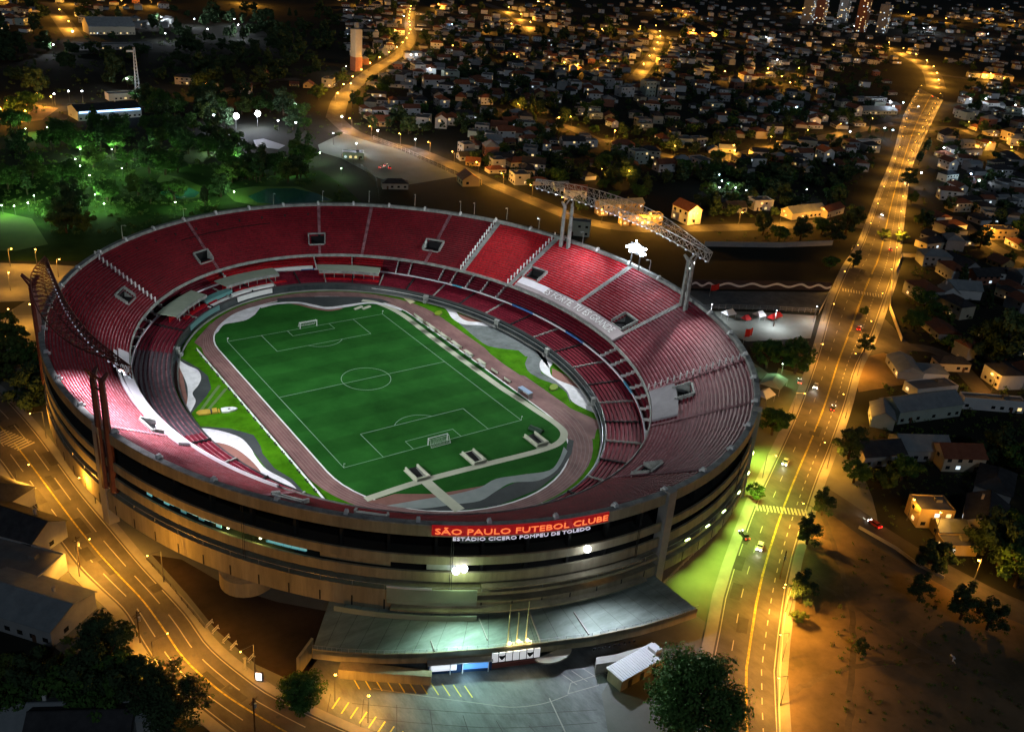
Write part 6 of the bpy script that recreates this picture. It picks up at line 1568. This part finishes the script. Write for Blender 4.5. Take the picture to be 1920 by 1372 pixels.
distant_houses([((640, 0, 1300, 110), 420), ((1290, 0, 1930, 120), 380), ((1340, 110, 1640, 240), 60), ((1770, 110, 1930, 470), 130), ((1690, 420, 1930, 720), 45), ((0, 0, 330, 60), 40), ((650, 100, 1340, 200), 200), ((1340, 230, 1640, 330), 50)])
FARW = []
ZT = [((200, 295, 640, 390), 34), ((280, 180, 640, 300), 44), ((0, 100, 330, 300), 46), ((330, 30, 640, 170), 110), ((330, -10, 640, 40), 10), ((0, 300, 180, 440), 16), ((640, 60, 1000, 330), 60), ((960, 60, 1345, 330), 60), ((1340, 90, 1640, 330), 30), ((1290, 330, 1660, 420), 22), ((1770, 160, 1930, 430), 20), ((1690, 400, 1930, 720), 12), ((1300, 0, 1930, 110), 60), ((640, 0, 1300, 100), 70), ((0, 0, 330, 110), 30), ((600, 0, 760, 60), 8), ((1000, 330, 1290, 410), 10)]
OPEN = [(295, 330, 395, 376), (415, 348, 626, 392), (590, 255, 865, 350), (460, 250, 550, 318), (35, 238, 112, 270), (0, 395, 95, 475), (1290, 520, 1560, 640), (150, 195, 245, 232), (425, 222, 500, 262)]
for (x0, y0, x1, y1), n in ZT:
    c = 0
    for _ in range(n*12):
        if c >= n: break
        x, y = rng.uniform(x0, x1), rng.uniform(y0, y1)
        if any(q[0] < x < q[2] and q[1] < y < q[3] for q in OPEN): continue
        p = at(x, y)
        if not clear(p, 1) or not free(p, 2): continue
        k_, s_ = rng.choice([0, 0, 1, 2, 2, 3, 4]), rng.uniform(.75, 1.35)*(1.4 if x < 640 else 1)
        if y < 168 or (330 < x < 640 and y < 180): FARW.append((p, k_, s_))
        else: tree(p, k_, s_)
        c += 1
# low shrubs and garden growth
def shrubbery():
    r = random.Random(77); V = []; k = 0
    Z = [((0, 250, 640, 440), 1500), ((640, 90, 1340, 340), 1500), ((1340, 120, 1660, 460), 700), ((1690, 160, 1930, 720), 700), ((1560, 720, 1930, 930), 450), ((1470, 940, 1930, 1370), 420), ((0, 1180, 240, 1370), 120), ((0, 600, 100, 760), 60), ((0, 60, 640, 250), 600), ((1480, 940, 1520, 1370), 60)]
    for (x0, y0, x1, y1), n in Z:
        for _ in range(n):
            x, y = r.uniform(x0, x1), r.uniform(y0, y1)
            if any(q[0] < x < q[2] and q[1] < y < q[3] for q in OPEN): continue
            p = at(x, y)
            if not clear(p, 0) or (x < 1470 and not free(p, -1)): continue
            d = math.hypot(p.x-CX, p.y-CY); s_ = r.uniform(.5, 1.5)*(.5 if y > 900 and x > 1460 else 1)*max(1, d/700)
            for i in range(16):
                a, q, z = r.uniform(0, 6.28), r.uniform(0, 1.3)*s_, r.uniform(.05, 1.1)*s_; c = Vector((p.x+q*math.cos(a), p.y+q*math.sin(a), z))
                n_ = Vector((r.uniform(-1, 1), r.uniform(-1, 1), r.uniform(-.2, 1.2))).normalized(); u = n_.orthogonal().normalized(); u = Matrix.Rotation(r.uniform(0, 6.28), 3, n_) @ u; v = n_.cross(u); w_ = s_*r.uniform(.25, .5)
                V += [tuple(c-u*w_), tuple(c-v*w_*.7), tuple(c+u*w_), tuple(c+v*w_*.7)]
    me = bpy.data.meshes.new('shrubbery'); me.from_pydata(V, [], [tuple(range(i, i+4)) for i in range(0, len(V), 4)]); me.materials.append(LM[1])
    o = bpy.data.objects.new('shrubbery', me); COL.objects.link(o); tag(o, 'low shrubs and weeds scattered over gardens and rough ground', 'shrubs', None, 'stuff')
shrubbery()
# the far woods, one mass
for (x0, y0, x1, y1), n in (((640, 60, 1345, 350), 520), ((1340, 100, 1660, 340), 240), ((1770, 120, 1930, 460), 150), ((1290, 330, 1640, 410), 60), ((640, 0, 1930, 70), 120)):
    for _ in range(n):
        x, y = rng.uniform(x0, x1), rng.uniform(y0, y1); p = at(x, y)
        if (590 < x < 870 and 250 < y < 385) or not clear(p, 3) or not free(p, -3.5): continue
        FARW.append((p, rng.choice([0, 1, 2, 4]), rng.uniform(.5, 1.0)))
V, F_ = [], []; n0 = 0
for p, k_, s_ in FARW:
    me = [c for c in TP[k_].children if c.name.startswith('crown')][0].data
    co = np.empty(len(me.vertices)*3); me.vertices.foreach_get('co', co); co = co.reshape(-1, 4, 3)[::4].copy()
    cen_ = co.mean(axis=1, keepdims=True); co = ((co-cen_)*2.1+cen_).reshape(-1, 3)
    a = rng.uniform(0, 6.28); ca, sa = math.cos(a)*s_, math.sin(a)*s_
    V.append(np.stack([co[:, 0]*ca-co[:, 1]*sa+p.x, co[:, 0]*sa+co[:, 1]*ca+p.y, co[:, 2]*s_], 1)); F_.append(np.arange(n0, n0+len(co)).reshape(-1, 4)); n0 += len(co)
me = bpy.data.meshes.new('distant_woods'); me.from_pydata(np.concatenate(V).tolist(), [], np.concatenate(F_).tolist()); me.materials.append(LM[2])
o = bpy.data.objects.new('distant_woods', me); COL.objects.link(o); tag(o, 'dark woods and garden trees over the far slopes at the top', 'woods', None, 'stuff')
# ================================================================== VEHICLES
m_tyre = mat('tyre', (0.015, 0.015, 0.015), .9); m_glass = mat('car_glass', (0.01, 0.012, 0.014), .1, spec=.6)
m_head = emis('headlight', (1, .95, .85), 25); m_tail = emis('tail_light', (1, .03, .02), 10)
def car_proto(m):
    e = empty('parked_car', (0, 0, 0)); f = MB()
    S = [(-2.1, .35, .75), (-2.05, .35, .95), (-1.3, .35, 1.0), (1.0, .35, 1.0), (1.9, .35, .85), (2.15, .35, .65)]
    def sec(x, z0, z1, hw): return [(x, -hw, z0), (x, hw, z0), (x, hw*.97, z1), (x, -hw*.97, z1)]
    Q = [sec(x, a, b_, .86 if abs(x) < 2 else .76) for x, a, b_ in S]
    for a, c in zip(Q, Q[1:]):
        for i in range(4): f.poly([a[i], a[(i+1) % 4], c[(i+1) % 4], c[i]][::-1])
    f.poly(Q[0][::-1]); f.poly(Q[-1]); f.box((-.25, 0, 1.42), (1.7, 1.3, .06)); f.build('body', m, e)
    f = MB(); A = [(-1.5, -.8, .98), (.95, -.8, .98), (.95, .8, .98), (-1.5, .8, .98)]; B_ = [(-1.05, -.62, 1.42), (.5, -.62, 1.42), (.5, .62, 1.42), (-1.05, .62, 1.42)]
    for i in range(4): j = (i+1) % 4; f.poly([A[i], A[j], B_[j], B_[i]])
    f.build('window', m_glass, e)
    for x in (-1.3, 1.35):
        for y in (-.8, .8): f = MB(); f.tube((x, y-.1, .33), (x, y+.1, .33), .33, k=10); f.build('wheel', m_tyre, e)
    return e
CARM = [('white', m_white), ('silver', m_metal), ('black', m_dmetal), ('dark red', mat('red_car_paint', (.3, .02, .02), .35))]
CP = [car_proto(m) for _, m in CARM]; CUSED = set()
def car(p, rz, k, label, moving=False):
    o = CP[k] if k not in CUSED else copy_tree(CP[k]); CUSED.add(k); o.location = (p[0], p[1], .03); o.rotation_euler = (0, 0, rz)
    if moving:
        for s in (-.6, .6):
            f = MB(); f.ball((2.18, s, .62), .2); f.build('headlight', m_head, o)
            f = MB(); f.ball((-2.12, s, .72), .14); f.build('tail_light', m_tail, o)
        c_, s_ = math.cos(rz), math.sin(rz); l = light('SPOT', (p[0]+2.5*c_, p[1]+2.5*s_, .8), 900, (1, .93, .8), (p[0]+20*c_, p[1]+20*s_, 0), .1, 70)
    tag(o, label, 'car', 'cars on the roads')
AC = [lerp_line(AL, AR, f_) for f_ in (.2, .2, .42, .78, .66)]
def on_avenue(lane, py, rev):
    L = lerp_line(AL, AR, lane)
    k = min(range(len(L)-1), key=lambda i: abs(pix((*L[i], 0))[1]-py)); a, c = L[k], L[k+1]; h = math.atan2(c[1]-a[1], c[0]-a[0])
    return L[k], h+(PI if rev else 0)
for lane, py, rev, k, d in ((.2, 725, 1, 0, 'white car with headlights on, left lane of the avenue by the round trees'), (.22, 880, 1, 1, 'silver car with headlights on, left lane of the avenue below round trees'), (.36, 1010, 1, 0, 'white car with headlights on, near the lower zebra crossing'),
                          (.75, 760, 0, 2, 'black car with tail lights on, right lane of avenue beside the long shed'), (.3, 400, 1, 1, 'silver car with headlights on, avenue left lane beside the hollow'), (.3, 200, 1, 0, 'white car with headlights on at the far bend of avenue'), (.7, 620, 0, 3, 'dark red car with tail lights on at the fork of avenue'), (.8, 470, 0, 2, 'black car with tail lights on above the upper zebra crossing'), (.62, 172, 0, 3, 'dark red car with tail lights on at far bend of avenue')):
    p, h = on_avenue(lane, py, rev); car(p, h, k, d, True)
car(at(1499, 717), R(40), 0, 'white car parked by the tents right of the stadium')
for i, (x, y) in enumerate(((715, 315), (722, 311), (730, 316))):
    car(at(x, y), R(30+20*i), (0, 1, 2)[i], '%s car parked in the pale car park, %s of three' % (CARM[(0, 1, 2)[i]][0], ('left', 'middle', 'right')[i]))
car(at(1395, 1006), R(70), 2, 'black car parked on the green plaza beside avenue')
p = at(1640, 985); car(p, math.atan2(ST2[5][1]-ST2[8][1], ST2[5][0]-ST2[8][0]), 3, 'dark red car with lights on in the lower side street', True)
# ================================================================== SMALL THINGS
for i, (x, y) in enumerate(((393, 1172), (404, 1183), (424, 1200), (438, 1213), (471, 1236))):
    e = empty('crowd_barrier', at(x, y), R(35), None, 'barrier', 'barriers on the pavement by the dark pit'); later(e, 'thin metal crowd barrier on pavement by the left avenue bend', at(x, y))
    f = MB(); f.tube((-1.2, 0, 1.1), (1.2, 0, 1.1), .05, k=5); f.tube((-1.2, 0, .3), (1.2, 0, .3), .04, k=5); [f.tube((-1.2+.4*j, 0, .3), (-1.2+.4*j, 0, 1.1), .03, k=4) for j in range(7)]; f.build('panel', m_white, e)
    f = MB(); [f.box((s, 0, 0), (.1, .7, .3)) for s in (-1.1, 1.1)]; f.build('foot', m_metal, e)
p = at(486, 1278); e = empty('light_box', p, R(-40), 'white glowing advertising panel in dark frame beside the left avenue', 'light box')
f = MB(); f.box((0, 0, .4), (1.7, .3, 2.6)); f.build('frame', m_dmetal, e); f = MB(); f.box((0, -.17, .7), (1.35, .06, 2.1)); f.build('panel', emis('ad_panel', (.85, .9, 1), 2.2), e)
p = at(460, 1255); e = empty('bollard_post', p, 0, 'pale post on the pavement left of the glowing panel', 'post'); f = MB(); f.box((0, 0, 0), (.5, .5, 3.2), 0, 0, .8); f.build('shaft', m_beige, e); f = MB(); f.box((0, 0, 3.2), (.7, .7, .25)); f.build('cap', m_conc, e)
for x, y, d in ((1462, 1085, 'on the right pavement of the avenue by a lit lamp'), (478, 1370, 'at the bottom of the left avenue'), (263, 1205, 'on the lower kerb of the left avenue'), (150, 1062, 'on the upper part of the left avenue kerb')):
    p = at(x, y); e = empty('utility_pole', p, R(30), 'wooden utility pole with crossarm '+d, 'utility pole', 'utility poles'); f = MB(); f.tube((0, 0, 0), (0, 0, 9.5), .17, .12, 7); f.build('pole', m_bark, e)
    f = MB(); f.box((0, 0, 8.6), (2.4, .15, .18)); f.box((0, 0, 7.9), (1.6, .15, .15)); f.build('crossarm', m_bark, e); f = MB(); f.tube((.5, 0, 6.3), (.5, 0, 7.4), .3, k=8); f.build('transformer', m_metal, e)
p = at(1787, 1236); e = empty('litter', p, 0, 'small pile of pale scrap glinting in the vacant lot', 'scrap pile'); f = MB(); f.box((0, 0, 0), (1.6, .3, .5), .4); f.box((.8, .6, 0), (.3, 1.6, .3), -.3); f.build('scrap', m_white, e); f = MB(); f.box((-.6, -.7, 0), (1.2, .2, .2), 1.1); f.build('plank', m_beige, e)
wall_run('low_wall', [(1610, 990), (1680, 1030), (1720, 1060), (1770, 1085)], 1.0, .35, m_conc, 'broken low wall along the lower side street and vacant lot', 'wall')
wall_run('kerb_wall', [(1480, 1100), (1468, 1180), (1462, 1260), (1460, 1330), (1462, 1400)], .8, .3, m_beige, 'low pale wall between avenue pavement and vacant lot', 'wall')
wall_run('garden_wall', [(1680, 510), (1690, 482), (1790, 486)], 2.4, .3, WALLS['cream'], 'pale garden wall at the corner right of the avenue', 'wall')
wall_run('garden_wall', [(1672, 512), (1668, 580), (1690, 640)], 2.0, .3, WALLS['cream'], 'cream garden wall curving along the avenue fork', 'wall')
wall_run('garden_wall', [(1320, 462), (1460, 464), (1560, 460)], 3.0, .3, WALLS['grey'], 'grey wall at the lower edge of dark hollow behind truss', 'wall')
settle_labels()
